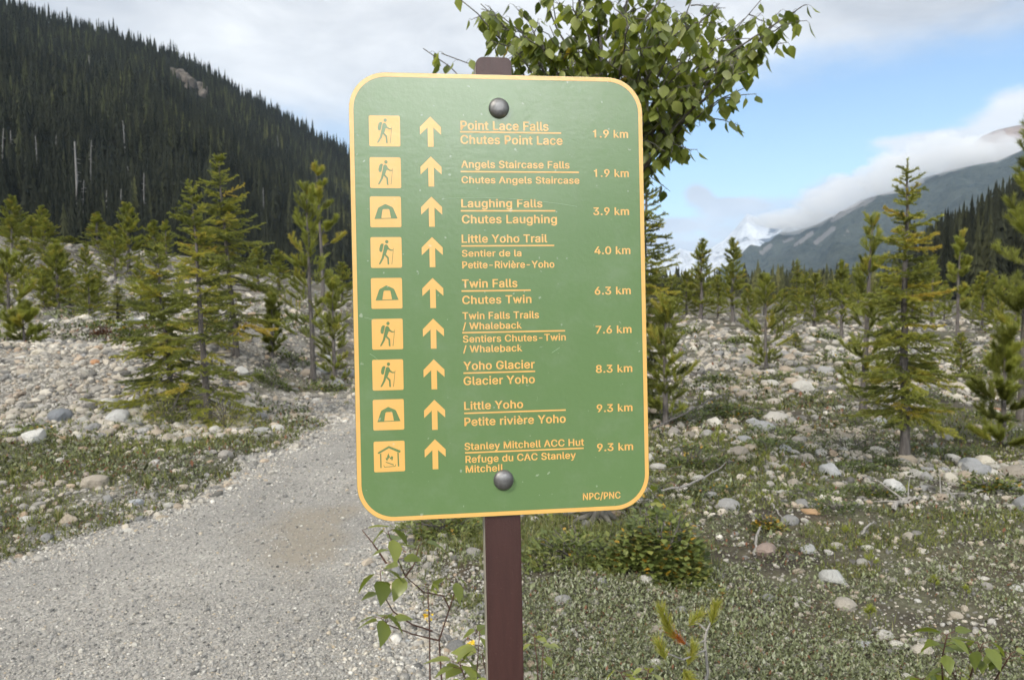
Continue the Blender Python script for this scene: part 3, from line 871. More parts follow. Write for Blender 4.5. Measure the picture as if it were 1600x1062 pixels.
    # hairline scratches in the varnish
    for x0, z0, x1, z1, bow in ((-.09, .150, .12, .138, .006), (.075, -.09, .088, -.082, 0), (-.212, -.03, -.195, -.036, .001), (.05, -.165, .051, -.158, 0), (-.205, -.085, -.19, -.098, .001), (.02, -.20, .04, -.196, .001)):
        a = [(x0 + (x1 - x0) * u, z0 + (z1 - z0) * u + bow * 4 * u * (1 - u)) for u in np.linspace(0, 1, 14)]
        part('scratch', poly_mesh('scratch', [a + [(p[0] + .0001, p[1] - .00045) for p in a[::-1]]], -.0008), M['scratch'], panel)


sign()

# ------------------------------------------------------------------ rocks


def ico(sub):
    bm = bmesh.new()
    bmesh.ops.create_icosphere(bm, subdivisions=sub, radius=1)
    V = np.array([v.co[:] for v in bm.verts])
    F = np.array([[v.index for v in f.verts] for f in bm.faces])
    bm.free()
    return V, F


def rock_shape(rng, sub, angular):
    V, F = ico(sub)
    V = V / np.linalg.norm(V, axis=1)[:, None]
    r = np.full(len(V), 1.0)
    npl = rng.randint(9, 15) if angular else rng.randint(6, 9)
    for _ in range(npl):
        n = rng.normal(size=3)
        n /= np.linalg.norm(n)
        d = rng.uniform(.62, .88) if angular else rng.uniform(.78, .95)
        c = V @ n
        lim = np.where(c > .05, d / np.maximum(c, .05), 9)
        k = .012 if angular else .07
        h = np.clip((lim - r) / k * .5 + .5, 0, 1)        # smooth minimum: rounded arrises
        r = r * h + lim * (1 - h) - k * h * (1 - h)
    r = r * (1 + .08 * wav(V, .8, rng.randint(20)) + (.025 * wav(V, .25, rng.randint(20)) + .012 * wav(V, .1, 3) if sub > 2 else 0))
    P = V * r[:, None] * np.array([1, rng.uniform(.65, .95), rng.uniform(.5, .75)])
    return P - [0, 0, P[:, 2].min() * .45], F              # a bit less than half of the lower part sits in the soil


rng = np.random.RandomState(11)
ROCK_SH = [rock_shape(rng, 3, i >= 3) for i in range(10)]
ROCK_ME = []
for i, (V_, F_) in enumerate(ROCK_SH):
    me = npmesh('rock', V_, [F_], smooth=True)
    me.set_sharp_from_angle(angle=R(24))
    me.materials.append(M['rock'])
    ROCK_ME.append(me)
STONE2 = [rock_shape(rng, 2, i >= 5) for i in range(9)]
STONE1 = [rock_shape(rng, 2, i >= 3) for i in range(9)]
STONE0 = [rock_shape(rng, 1, True) for i in range(4)]
PALETTE = [(.30, .27, .225), (.36, .31, .24), (.28, .265, .24), (.25, .25, .245), (.34, .335, .32), (.43, .42, .385), (.48, .465, .43), (.37, .33, .27), (.54, .525, .48), (.38, .32, .25), (.29, .29, .285), (.42, .385, .33), (.33, .34, .35), (.50, .47, .40)]


def put_rock(x, y, s, label, group, col=None, shape=None, yaw=None, sink=.0, sq=1.0, name='rock', cat='rock'):
    o = bpy.data.objects.new(name, ROCK_ME[rng.randint(10) if shape is None else shape])
    COL.objects.link(o)
    o.location = (x, y, float(H(x, y)) - sink * s - .004)
    o.rotation_euler = (rng.uniform(-.15, .15), rng.uniform(-.15, .15), rng.uniform(0, 6.28) if yaw is None else yaw)
    o.scale = (s, s, s * sq)
    c = PALETTE[rng.randint(len(PALETTE))] if col is None else col
    k = rng.uniform(.85, 1.12) if col is None else 1
    o.color = (c[0] * k, c[1] * k, c[2] * k, 1)
    return tag(o, label, cat, group)


# rocks that stand out in the photograph: picture position of the foot, size in picture pixels (width), colour, label
G_, W_, B_, T_, O_ = (.34, .34, .33), (.58, .57, .54), (.20, .215, .235), (.50, .46, .38), (.46, .25, .13)
for px, py, wpx, col, shp, sq, lab in [
    (52, 690, 46, W_, 6, 1.3, 'blocky white boulder at the foot of the cobble bank, beside the left edge'),
    (95, 655, 40, B_, 2, 1.1, 'dark blue grey boulder at the foot of the cobble bank'),
    (186, 657, 42, (.44, .44, .43), 1, 1.1, 'large pale grey boulder under the drooping branches of the left spruce'),
    (14, 692, 32, (.36, .32, .27), 3, 1.0, 'brownish boulder beside the blocky white one'),
    (383, 640, 34, (.55, .52, .45), 0, 1.1, 'smooth cream boulder right of the slender front spruce'),
    (378, 582, 26, W_, 7, .9, 'white angular boulder beyond the spruce clump'),
    (410, 676, 34, G_, 5, .8, 'flat grey slab by the path right of the spruce clump'),
    (353, 716, 28, (.33, .31, .28), 4, 1.1, 'grey boulder at the foot of the spruce clump'),
    (149, 568, 18, O_, 1, 1.0, 'bright orange cobble on top of the bank'),
    (130, 704, 24, (.36, .26, .19), 8, .7, 'reddish brown flat stone on the turf below the bank'),
    (100, 688, 18, (.42, .30, .18), 4, .9, 'ochre stone in the turf right of the blocky white boulder'),
    (62, 553, 36, T_, 0, .8, 'long sandy boulder on the crest of the cobble bank'),
    (211, 787, 30, (.42, .44, .47), 5, .8, 'blue grey wedge shaped stone on the turf near the path edge'),
    (198, 832, 28, (.60, .58, .53), 6, .7, 'white stone at the left edge of the gravel path'),
    (41, 812, 30, (.55, .54, .51), 8, .6, 'flat white stone on the dark soil at far left'),
    (117, 795, 13, W_, 2, 1.1, 'small round white stone beside the dark soil patch'),
    (155, 754, 26, (.50, .48, .42), 3, .6, 'pale flat stone in the turf left of the path'),
    (262, 862, 22, (.52, .50, .44), 5, .5, 'cream stone bedded in the gravel path'),
    (90, 1061, 18, (.54, .53, .49), 0, .8, 'pale pebble at the bottom edge of the gravel path'),
    (1303, 908, 50, (.42, .425, .41), 9, .9, 'large grey split rock in the turf right of the sign'),
    (1355, 858, 24, (.58, .56, .49), 0, .9, 'rounded cream stone right of the grey split rock'),
    (1198, 866, 44, (.30, .235, .20), 4, .9, 'brownish red rock behind the bleached stick'),
    (1262, 862, 34, (.40, .41, .41), 6, .8, 'grey angular rock left of the rounded cream stone'),
    (1296, 742, 40, (.40, .41, .42), 7, 1.1, 'tall grey rock in the middle of the right stone patch'),
    (1395, 768, 48, (.52, .52, .51), 8, 1.0, 'whitish broken boulder below the right spruce'),
    (1400, 1012, 30, (.54, .52, .46), 5, .9, 'tilted cream and grey rock near the bottom right leaves'),
    (1350, 1008, 38, (.47, .48, .49), 6, .5, 'long pale slab left of the tilted cream rock'),
    (1317, 1006, 26, (.54, .50, .42), 1, .7, 'cream pebble left of the long pale slab'),
    (1537, 906, 22, (.57, .55, .50), 0, .7, 'flat whitish stone in the right turf'),
    (1588, 922, 26, (.52, .52, .50), 8, .6, 'whitish slab at the right edge of the picture'),
    (1268, 800, 40, (.45, .29, .16), 8, .45, 'long orange brown slab of stone in the right turf'),
    (881, 960, 13, (.46, .46, .44), 1, 1.0, 'grey pebble right of the post'),
    (990, 950, 14, (.55, .54, .51), 0, 1.1, 'round white pebble below the leafy shrub'),
    (886, 988, 15, (.48, .50, .52), 2, .8, 'bluish pebble nearest the right side of the post'),
    (1190, 958, 11, W_, 0, 1.2, 'small white egg shaped stone in the silvery mat plants'),
    (1434, 941, 14, (.59, .58, .55), 1, .9, 'small white stone above the tilted cream rock'),
    (654, 1052, 26, (.48, .48, .47), 7, .9, 'grey stone in the gravel left of the post'),
    (637, 1003, 20, (.47, .49, .51), 1, .8, 'bluish oval stone under the low branch by the post'),
    (725, 1000, 13, (.60, .45, .26), 6, .8, 'yellowish stone close to the left side of the post'),
    (1255, 612, 40, (.47, .46, .43), 4, 1.0, 'largest grey boulder of the right stone heap'),
    (1240, 600, 38, (.42, .36, .29), 5, .8, 'tan boulder on top of the right stone heap'),
    (1313, 640, 28, (.48, .48, .46), 6, .8, 'pale boulder at the right end of the stone heap'),
    (1316, 704, 20, (.50, .50, .49), 2, 1.0, 'round grey stone by the dark juniper mat'),
    (1556, 686, 26, (.52, .52, .50), 0, .7, 'white stone in the shade right of the right spruce'),
    (1555, 642, 22, (.33, .17, .10), 3, .9, 'rust red stone in the shade near the right edge'),
]:
    x, y, z = ground_at(px, py)
    put_rock(x, y, wpx / 2 / FPX * y, lab, None, col, shp, sq=sq, sink=.12)

# every other stone: sampled evenly over the picture's ground, then the ones that show largest become things
NS = 345000
az = rng.uniform(R(-46), R(46), NS)
u = rng.uniform(1 / 45, 1 / 2.7, NS)
D = 1 / u
xs, ys = D * np.tan(az), D
l_, r_ = path_edges(ys)
pm = path_mask(xs, ys)
P3 = np.stack([xs, ys, 0 * xs], -1)
patch = .5 + .5 * wav(P3, 2.6, 7) + .25 * wav(P3, .9, 8)
bankc = ys + .12 * (xs + 6)
inbank = (xs < -2.7 - .35 * np.clip(bankc - 8.4, 0, 3)) & (bankc > 8.1) & (bankc < 11.6)
left = xs < l_
edge_d = np.maximum(l_ - xs, xs - r_)
dens = np.select([pm > .05, inbank, left & (ys <= 8.5), left & (ys > 8.5), ys < 5.2, ys < 8.0],
                 [.0, 1.0, .12 + .16 * (patch > .7), .25 + .60 * (patch > .45), .06 + .10 * (patch > .7), .13 + .42 * (patch > .5)],
                 .22 + .62 * (patch > .42))
dens = np.maximum(dens, .40 * np.exp(-np.clip(edge_d, 0, 9) / .22) * (pm <= .05) * (ys < 14))
dens = np.where((xs > 4.2) & (ys > 6.9) & (ys < 9.6), dens * .25, dens)       # stones thinned so dark soil stands in for the right spruce's shade
pxs = np.select([inbank, left & (ys <= 8.5), left, ys < 5.2, ys < 8.0], [6.6, 7., 5.2, 6.0, 7.5], 6.4)
size = pxs * np.exp(rng.normal(0, .58, NS)) / FPX * ys * .5
size = np.clip(size, .006, np.where(inbank, .085, .17))
size = np.where(edge_d < .3, np.minimum(size, .05), size)
keepm = rng.rand(NS) < dens * np.select([inbank, left & (ys <= 8.5), ys < 5.2, ys < 8.0], [.75, .28, .50, .62], .36)
xs, ys, size, inbank, left = (a[keepm] for a in (xs, ys, size, inbank, left))
order = np.argsort(-size / ys)
vis = np.abs(xs / ys) < .70
hidden = (xs / ys > -.19) & (xs / ys < .165) & (ys > 4.2)
cand = [i for i in order if vis[i] and not hidden[i]]
singles = cand[:246]
isingle = np.zeros(len(xs), bool)
isingle[singles] = True
for i in singles:
    x, y, s = xs[i], ys[i], size[i]
    if inbank[i]:
        g, lab = 'cobbles of the stone bank', 'rounded river cobble lying in the heaped stone bank left of the path'
    elif left[i] and y <= 8.5:
        g, lab = 'stones in the turf left of the path', 'loose pale stone in the turf left of the path'
    elif left[i]:
        g, lab = 'rocks of the far left slope', 'pale rock on the stony slope above the cobble bank'
    elif y < 8.0:
        g, lab = 'stones in the turf right of the sign', 'loose pale stone in the low turf right of the sign'
    else:
        g, lab = 'rocks of the right stone field', 'pale rock of the stone field right of the sign'
    put_rock(x, y, s, lab, g, sink=.1)


def scatter(name, shapes, x, y, z, s, tint, mat, kind='stuff', flat=1.0, seed=1, label=None, cat=None, sharp=0):
    r_ = np.random.RandomState(seed)
    which = r_.randint(len(shapes), size=len(x))
    VV, FF, TT, n = [], [], [], 0
    for k, (V, F) in enumerate(shapes):
        idx = np.nonzero(which == k)[0]
        if not len(idx):
            continue
        a = r_.rand(len(idx)) * 6.283
        c, s_ = np.cos(a), np.sin(a)
        sc = s[idx]
        X = (V[None, :, 0] * c[:, None] - V[None, :, 1] * s_[:, None]) * sc[:, None] + x[idx][:, None]
        Y = (V[None, :, 0] * s_[:, None] + V[None, :, 1] * c[:, None]) * sc[:, None] + y[idx][:, None]
        tl = r_.normal(0, .18, len(idx))
        Z = (V[None, :, 2] * flat + V[None, :, 0] * tl[:, None]) * sc[:, None] + z[idx][:, None]
        VV.append(np.stack([X, Y, Z], -1).reshape(-1, 3))
        FF.append((F[None] + (np.arange(len(idx)) * len(V))[:, None, None] + n).reshape(-1, F.shape[1]))
        TT.append(np.repeat(tint[idx], len(V)))
        n += len(idx) * len(V)
    me = npmesh(name, np.concatenate(VV), [np.concatenate(FF)], np.concatenate(TT), smooth=True)
    if sharp:
        me.set_sharp_from_angle(angle=R(sharp))
    o = link(name, me, mat)
    tag(o, label, cat, None, kind)
    return o


m_ = ~isingle
scatter('loose_stones', STONE1, xs[m_], ys[m_], H(xs[m_], ys[m_]) - size[m_] * .1, size[m_], rng.rand(m_.sum()), M['stones'], sharp=26,
        label='small pale stones strewn over the turf and the stone fields', cat='stones')

# pebbles: path gravel, and the spill along both verges, thinning out into the turf
NP = 300000
az = rng.uniform(R(-38), R(38), NP)
D = 1 / rng.uniform(1 / 14, 1 / 2.75, NP)
px_, py_ = D * np.tan(az), D
pm = path_mask(px_, py_)
P3 = np.stack([px_, py_, 0 * px_], -1)
cl = .5 + .5 * wav(P3, 1.1, 9)
sandy = np.exp(-(((px_ + 1.0) / .55) ** 2) - (((py_ - 4.8) / .9) ** 2))
dn = np.where(pm > 0, (.34 + .3 * cl) * (1 - .8 * sandy) + .5 * np.exp(-np.clip(pm, 0, 9) / .2), np.exp(np.clip(pm, -9, 0) / .22) * .95 + .05 + .05 * (cl > .7))
# gravel apron to the left of the post
apron = np.exp(-(((px_ + .45) / .40) ** 2) - (((py_ - 3.3) / .7) ** 2))
dn = np.maximum(dn, .8 * apron)
k = rng.rand(NP) < dn * .8
px_, py_, pm, apron = px_[k], py_[k], pm[k], apron[k]
ps = np.exp(rng.normal(math.log(.0052), .40, len(px_)))
ps = ps * np.where(pm < .15, 1.35, 1.0) * np.where(rng.rand(len(ps)) < .03, 1.9, 1) * (1 + .5 * apron * rng.rand(len(ps))) * np.clip(py_ / 5, .85, 1.6)
lift = np.where(pm > -.12, np.clip(.006 + .05 * pm, -.10, .022), 0)
scatter('gravel', STONE0, px_, py_, H(px_, py_) + np.maximum(lift, 0) - ps * .05, ps, np.clip(rng.normal(np.where(pm < .3, .62, .48), .27, len(ps)), .03, 1.0), M['gravel'], seed=4,
        label='fine grey gravel and pebbles of the footpath and its verges', cat='gravel')


# ------------------------------------------------------------------ leaves, needles
def leaf_geo(B, T, N, L, wd, fold=.25, droop=.25, tint=None):
    """ovate pointed leaves: base points B, unit directions T, unit normals N, lengths L"""
    n = len(B)
    L = np.broadcast_to(L, (n,))[:, None]
    Wd = np.broadcast_to(wd, (n,))[:, None]
    S_ = np.cross(T, N)
    S_ /= np.linalg.norm(S_, axis=1)[:, None] + 1e-9

    def p(t, s, up):
        return B + T * L * t + S_ * L * Wd * s + N * L * (up - droop * t * t)
    f = fold
    pts = [p(0, 0, 0), p(.16, .72, f * .14), p(.16, -.72, f * .14), p(.3, 0, 0), p(.40, 1, f * .22), p(.40, -1, f * .22), p(.62, 0, 0),
           p(.68, .62, f * .14), p(.68, -.62, f * .14), p(1.0, 0, 0)]
    V = np.stack(pts, 1).reshape(-1, 3)
    t_ = np.array([[0, 1, 3], [0, 3, 2], [7, 9, 6], [6, 9, 8]])
    q_ = np.array([[1, 4, 6, 3], [3, 6, 5, 2]])
    t2 = np.array([[4, 7, 6], [6, 8, 5]])
    o = (np.arange(n) * 10)[:, None, None]
    Tt = (np.concatenate([t_, t2])[None] + o).reshape(-1, 3)
    Q = (q_[None] + o).reshape(-1, 4)
    return V, Tt, Q, (np.repeat(tint, 10) if tint is not None else .5)


def needles(P0, P1, tint, nlen, per_m, wid, rng, ang=(.5, 1.0), minn=6):
    """needle triangles round every shoot P0->P1"""
    P0, P1 = np.asarray(P0), np.asarray(P1)
    ln = np.linalg.norm(P1 - P0, axis=1)
    cnt = np.maximum((ln * per_m).astype(int), minn)
    idx = np.repeat(np.arange(len(P0)), cnt)
    n = len(idx)
    ax = (P1 - P0) / (ln[:, None] + 1e-9)
    ax = ax[idx]
    s = rng.rand(n)
    B = P0[idx] + (P1 - P0)[idx] * s[:, None]
    rd = rng.normal(size=(n, 3))
    rd -= ax * (rd * ax).sum(1)[:, None]
    rd /= np.linalg.norm(rd, axis=1)[:, None] + 1e-9
    rd[:, 2] += .25
    a = rng.uniform(ang[0], ang[1], n)[:, None]
    d = ax * np.cos(a) + rd * np.sin(a)
    L = (nlen * rng.uniform(.7, 1.2, n))[:, None]
    sd = np.cross(d, rng.normal(size=(n, 3)))
    sd /= np.linalg.norm(sd, axis=1)[:, None] + 1e-9
    V = np.stack([B - sd * wid, B + sd * wid, B + d * L], 1).reshape(-1, 3)
    T = np.arange(3 * n).reshape(-1, 3)
    tt = np.clip(np.asarray(tint)[idx] + rng.normal(0, .07, n), 0, 1)
    return V, T, np.repeat(tt, 3)


def unit(v):
    v = np.asarray(v, float)
    return v / (np.linalg.norm(v) + 1e-9)


def conifer_mesh(seed, h, hw, kind, crown0=.08, spacing=.11, per_m=420, nk=2.7, nlen=None, lean=(0, 0), bare=.35, yellow=.25, top_sparse=0, wid=None, trunk_r=None, tuft=1.0, asym=0, low=.0):
    rng = np.random.RandomState(seed)
    tr = Acc()
    n = 14
    zz = np.linspace(0, h, n)
    wobx = np.cumsum(rng.normal(0, .006 * h / 2.7, n)) + lean[0] * (zz / h) ** 1.2
    woby = np.cumsum(rng.normal(0, .006 * h / 2.7, n)) + lean[1] * (zz / h) ** 1.2
    wobx -= wobx[0]
    woby -= woby[0]
    r0 = trunk_r or (.013 * h + .012)
    rad = r0 * (1 - zz / h) ** .85 + .004
    rad[0] *= 1.35
    zb = zz.copy()
    zb[0] = -.12
    tr.tube(np.stack([wobx, woby, zb], 1), rad, 8, .5)
    P0, P1, Tn = [], [], []

    def shoot(a, b, t):
        P0.append(a)
        P1.append(b)
        Tn.append(t)
    z = crown0 * h
    spruce = kind == 'spruce'
    while z < h * .985:
        s = z / h
        prof = (1 - s) ** .72 if spruce else (1 - s) ** .62 * (1 if s > .3 else .75 + .83 * s)
        nb = rng.randint(4, 7) if spruce else rng.randint(3, 6)
        if s > .8:
            nb = max(3, nb - 1)
        a0 = rng.rand() * 6.28
        for i in range(nb):
            a = a0 + i * 6.283 / nb + rng.normal(0, .22)
            zi = z + rng.uniform(-.4, .4) * spacing
            if zi > h * .99:
                continue
            if rng.rand() < .10:
                continue
            L = hw * prof * np.clip(np.exp(rng.normal(-.06, .27)), .4, 1.4) * (1 + asym * math.cos(a)) + .03 * h / 2.7
            if s < .3:
                L *= rng.uniform(.55, 1.1)
            x0, y0 = np.interp(zi, zz, wobx), np.interp(zi, zz, woby)
            if spruce:
                el = np.interp(s, [0, .4, .8, 1], [-.36, -.10, .28, .75]) + rng.normal(0, .19)
                bend = np.interp(s, [0, .5, 1], [.35, .30, .15])
            else:
                el = np.interp(s, [0, .5, 1], [.05, .35, .9]) + rng.normal(0, .12)
                bend = .55
            m = 7
            pts = [np.array([x0, y0, zi])]
            e = el
            for q in range(m - 1):
                e_ = e + bend * (q / (m - 1)) ** 1.5 - (.12 * math.sin(q / (m - 1) * 3.1) if spruce else 0)
                aa = a + rng.normal(0, .06)
                pts.append(pts[-1] + np.array([math.cos(aa) * math.cos(e_), math.sin(aa) * math.cos(e_), math.sin(e_)]) * L / (m - 1))
            pts = np.array(pts)
            br = max(.0028, .0105 * L) * (1 if spruce else 1.2)
            tr.tube(pts, np.linspace(br, .0018, m), 4, .5, cap=False)
            yb = rng.rand() < yellow
            bt = np.clip((.72 if yb else .42) + rng.normal(0, .12), .05, 1)
            b0 = (np.interp(s, [0, .35, .7], [bare, bare * .7, .08]) if spruce else np.interp(s, [0, .6, 1], [.42, .3, .1])) * rng.uniform(.7, 1.25)
            if rng.rand() < .10 and s < .55:
                continue            # a dead bare branch
            if s < low and rng.rand() < .75:
                continue
            step = (.040 if spruce else .05) * (L / .5) ** .3 * max(1, h / 4.0) ** .6
            npos = max(3, int(L * (1 - b0) / step))
            side = 1
            for q in range(npos + 1):
                t = b0 + (1 - b0) * q / npos
                pos = np.array([np.interp(t * (m - 1), np.arange(m), pts[:, c]) for c in range(3)])
                t2 = min(1, t + (1 - b0) / npos)
                pos2 = np.array([np.interp(t2 * (m - 1), np.arange(m), pts[:, c]) for c in range(3)])
                if q < npos:
                    shoot(pos, pos2, bt)
                dirn = unit(pts[min(m - 1, int(t * (m - 1)) + 1)] - pts[max(0, int(t * (m - 1) - .01))])
                if spruce:
                    tl = ((1 - t) * .42 * L + .035) * rng.uniform(.6, 1.15)
                    lat = unit(np.cross(dirn, [0, 0, 1])) * side
                    d2 = unit(dirn * .72 + lat * .75 + np.array([0, 0, rng.uniform(-.55, .30)]))
                    shoot(pos, pos + d2 * tl, np.clip(bt + rng.normal(0, .08), 0, 1))
                    if tl > .16:
                        side2 = unit(np.cross(d2, [0, 0, 1]))
                        for sg in (-1, 1):
                            pp = pos + d2 * tl * .5
                            shoot(pp, pp + unit(d2 * .75 + side2 * sg * .6 + [0, 0, -.1]) * tl * .42, bt)
                    side = -side
                else:
                    tl = (.08 + .22 * (1 - t) * L + .05 * rng.rand()) * tuft
                    az_ = rng.rand() * 6.28
                    d2 = unit(dirn * .8 + np.array([math.cos(az_), math.sin(az_), .7]) * .75)
                    shoot(pos, pos + d2 * tl, np.clip(bt + rng.normal(0, .08), 0, 1))
            if not spruce:
                shoot(pts[-1], pts[-1] + unit(pts[-1] - pts[-2] + [0, 0, .3 * L / m]) * (.07 + .05 * L) * tuft, np.clip(bt + .15, 0, 1))
            # dead grey twigs on the bare inner part
            if s < .7:
                for _ in range(2):
                    t = rng.uniform(.05, max(b0, .1))
                    pos = pts[0] + (pts[-1] - pts[0]) * t
                    d = unit(rng.normal(size=3) + (pts[-1] - pts[0]) / L)
                    tr.tube([pos, pos + d * rng.uniform(.04, .12) * (h / 2.7) ** .5], [.0022, .001], 3, .5, cap=False)
        z += spacing * rng.uniform(.75, 1.25) * (1 + top_sparse * (s > .55))
    top = np.array([wobx[-1], woby[-1], h])
    shoot(np.array([np.interp(h * .93, zz, wobx), np.interp(h * .93, zz, woby), h * .93]), top + [0, 0, .01], .5)
    nl = (nlen or (.019 if spruce else .05)) * 1.25
    V, T, tt = needles(np.array(P0), np.array(P1), np.array(Tn), nl, per_m * (nk if spruce else 1.9), (wid * 1.25 if wid else (.0024 if spruce else .0022)), rng, (.45, 1.05) if spruce else (.35, .95))
    cr = Acc()
    cr.add(V, T, None, tt)
    return tr, cr


def tree_obj(name, meshes, loc, label, cat, group=None, rotz=0, scale=(1, 1, 1)):
    o = empty(name, loc, (0, 0, rotz))
    o.scale = scale
    tag(o, label, cat, group)
    link('trunk', meshes[0], None, o)
    link('crown', meshes[1], None, o)
    return o


def conifer(name, seed, px, D, pytop, hwpx, kind, label, px_top=None, **k):
    x, y, z = on_ground(px, D)
    h = z_at(pytop, D) - z
    lean = ((px_top - px) / FPX * D if px_top else 0, 0)
    tr, cr = conifer_mesh(seed, h, hwpx / FPX * D, kind, lean=lean, **k)
    a, b_ = tr.mesh('trunk', True), cr.mesh('crown')
    a.materials.append(M['bark'])
    b_.materials.append(M['spruce' if kind == 'spruce' else 'pine'])
    return tree_obj(name, (a, b_), (x, y, z), label, 'tree')

# ------------------------------------------------------------------ the conifers that can be told apart
conifer('spruce_tree', 1, 322, 8.8, 288, 92, 'spruce', 'slender front spruce with bare grey trunk, middle one of the clump beside the path', px_top=306, crown0=.03, spacing=.078, bare=.48, yellow=.25, trunk_r=.040)
conifer('spruce_tree', 2, 266, 9.2, 382, 92, 'spruce', 'shorter dark spruce with drooping low branches, leftmost of the clump left of the path', px_top=250, crown0=.04, spacing=.064, yellow=.2, bare=.2, asym=-.25, trunk_r=.036)
conifer('spruce_tree', 3, 368, 12.5, 243, 92, 'spruce', 'tallest spruce behind the clump left of the path', px_top=349, crown0=.12, spacing=.085, yellow=.3, nlen=.020, per_m=380, bare=.3, trunk_r=.048)
conifer('pine_tree', 4, 488, 13.0, 290, 62, 'pine', 'thin open pine with bare lower trunk just left of the sign', px_top=482, crown0=.22, spacing=.17, per_m=420, nlen=.04, bare=.5, yellow=.35, trunk_r=.045)
conifer('pine_tree', 5, 505, 24, 255, 40, 'pine', 'brown topped tall pine seen behind the thin open pine', px_top=497, crown0=.45, spacing=.5, per_m=420, nlen=.09, wid=.004, yellow=.8)
conifer('spruce_tree', 6, 1420, 6.9, 250, 98, 'spruce', 'tall slender spruce with tiered branches, nearest tree right of the sign', px_top=1409, crown0=.17, spacing=.066, yellow=.3, bare=.18, top_sparse=.45, trunk_r=.042)
conifer('pine_tree', 7, 1352, 9.3, 350, 52, 'pine', 'pine with upturned tufts standing behind the left side of the tall slender spruce', px_top=1360, crown0=.10, spacing=.11, per_m=480, nlen=.035, yellow=.35)
conifer('spruce_tree', 8, 1000, 9.0, 262, 84, 'spruce', 'broad spruce half hidden behind the right side of the sign', px_top=1005, crown0=.04, spacing=.07, yellow=.15, nlen=.020, per_m=380, bare=.2)
conifer('spruce_tree', 18, 885, 10.0, 74, 70, 'spruce', 'thin topped spruce hidden behind the sign, its tip showing beside the post top', px_top=868, crown0=.3, spacing=.13, yellow=.2, nlen=.022, per_m=330, bare=.3)
conifer('pine_tree', 9, 1042, 8.6, 470, 46, 'pine', 'young pine with upturned tufts at the right edge of the sign', crown0=.10, spacing=.10, per_m=480, nlen=.035, yellow=.3)
conifer('pine_tree', 10, 1604, 9.0, 185, 56, 'pine', 'big dark pine cut by the right edge of the picture', crown0=.12, spacing=.17, per_m=480, nlen=.05, yellow=.05, tuft=1.2)
conifer('pine_tree', 11, 1198, 14.5, 438, 40, 'pine', 'bright green young pine standing on the right stones', crown0=.08, spacing=.13, per_m=460, nlen=.042, yellow=.15)
conifer('pine_tree', 12, 1497, 20, 365, 30, 'pine', 'upright pine with a clear straight trunk behind the tall slender spruce', crown0=.34, spacing=.3, per_m=420, nlen=.075, wid=.0035, yellow=.3)
conifer('pine_tree', 13, 12, 12.2, 398, 52, 'pine', 'dense pine at the left edge above the cobble bank', crown0=.05, spacing=.12, per_m=480, nlen=.04, yellow=.25, tuft=1.1)
conifer('pine_tree', 14, 36, 11.9, 484, 34, 'pine', 'low bright green pine bush in front of the dense left edge pine', crown0=.04, spacing=.11, per_m=900, yellow=.2, tuft=1.2)
conifer('pine_tree', 15, 1575, 7.6, 530, 44, 'pine', 'low spreading pine at the right edge of the picture', crown0=.05, spacing=.15, per_m=900, yellow=.1, tuft=1.2)
conifer('pine_tree', 16, 522, 12.6, 430, 30, 'pine', 'small dark pine touching the left edge of the sign', crown0=.05, spacing=.12, per_m=480, nlen=.04, yellow=.15)
conifer('pine_tree', 17, 424, 13.6, 455, 17, 'pine', 'small dark green pine between the spruce clump and the thin open pine', crown0=.1, spacing=.13, per_m=900, yellow=.05)

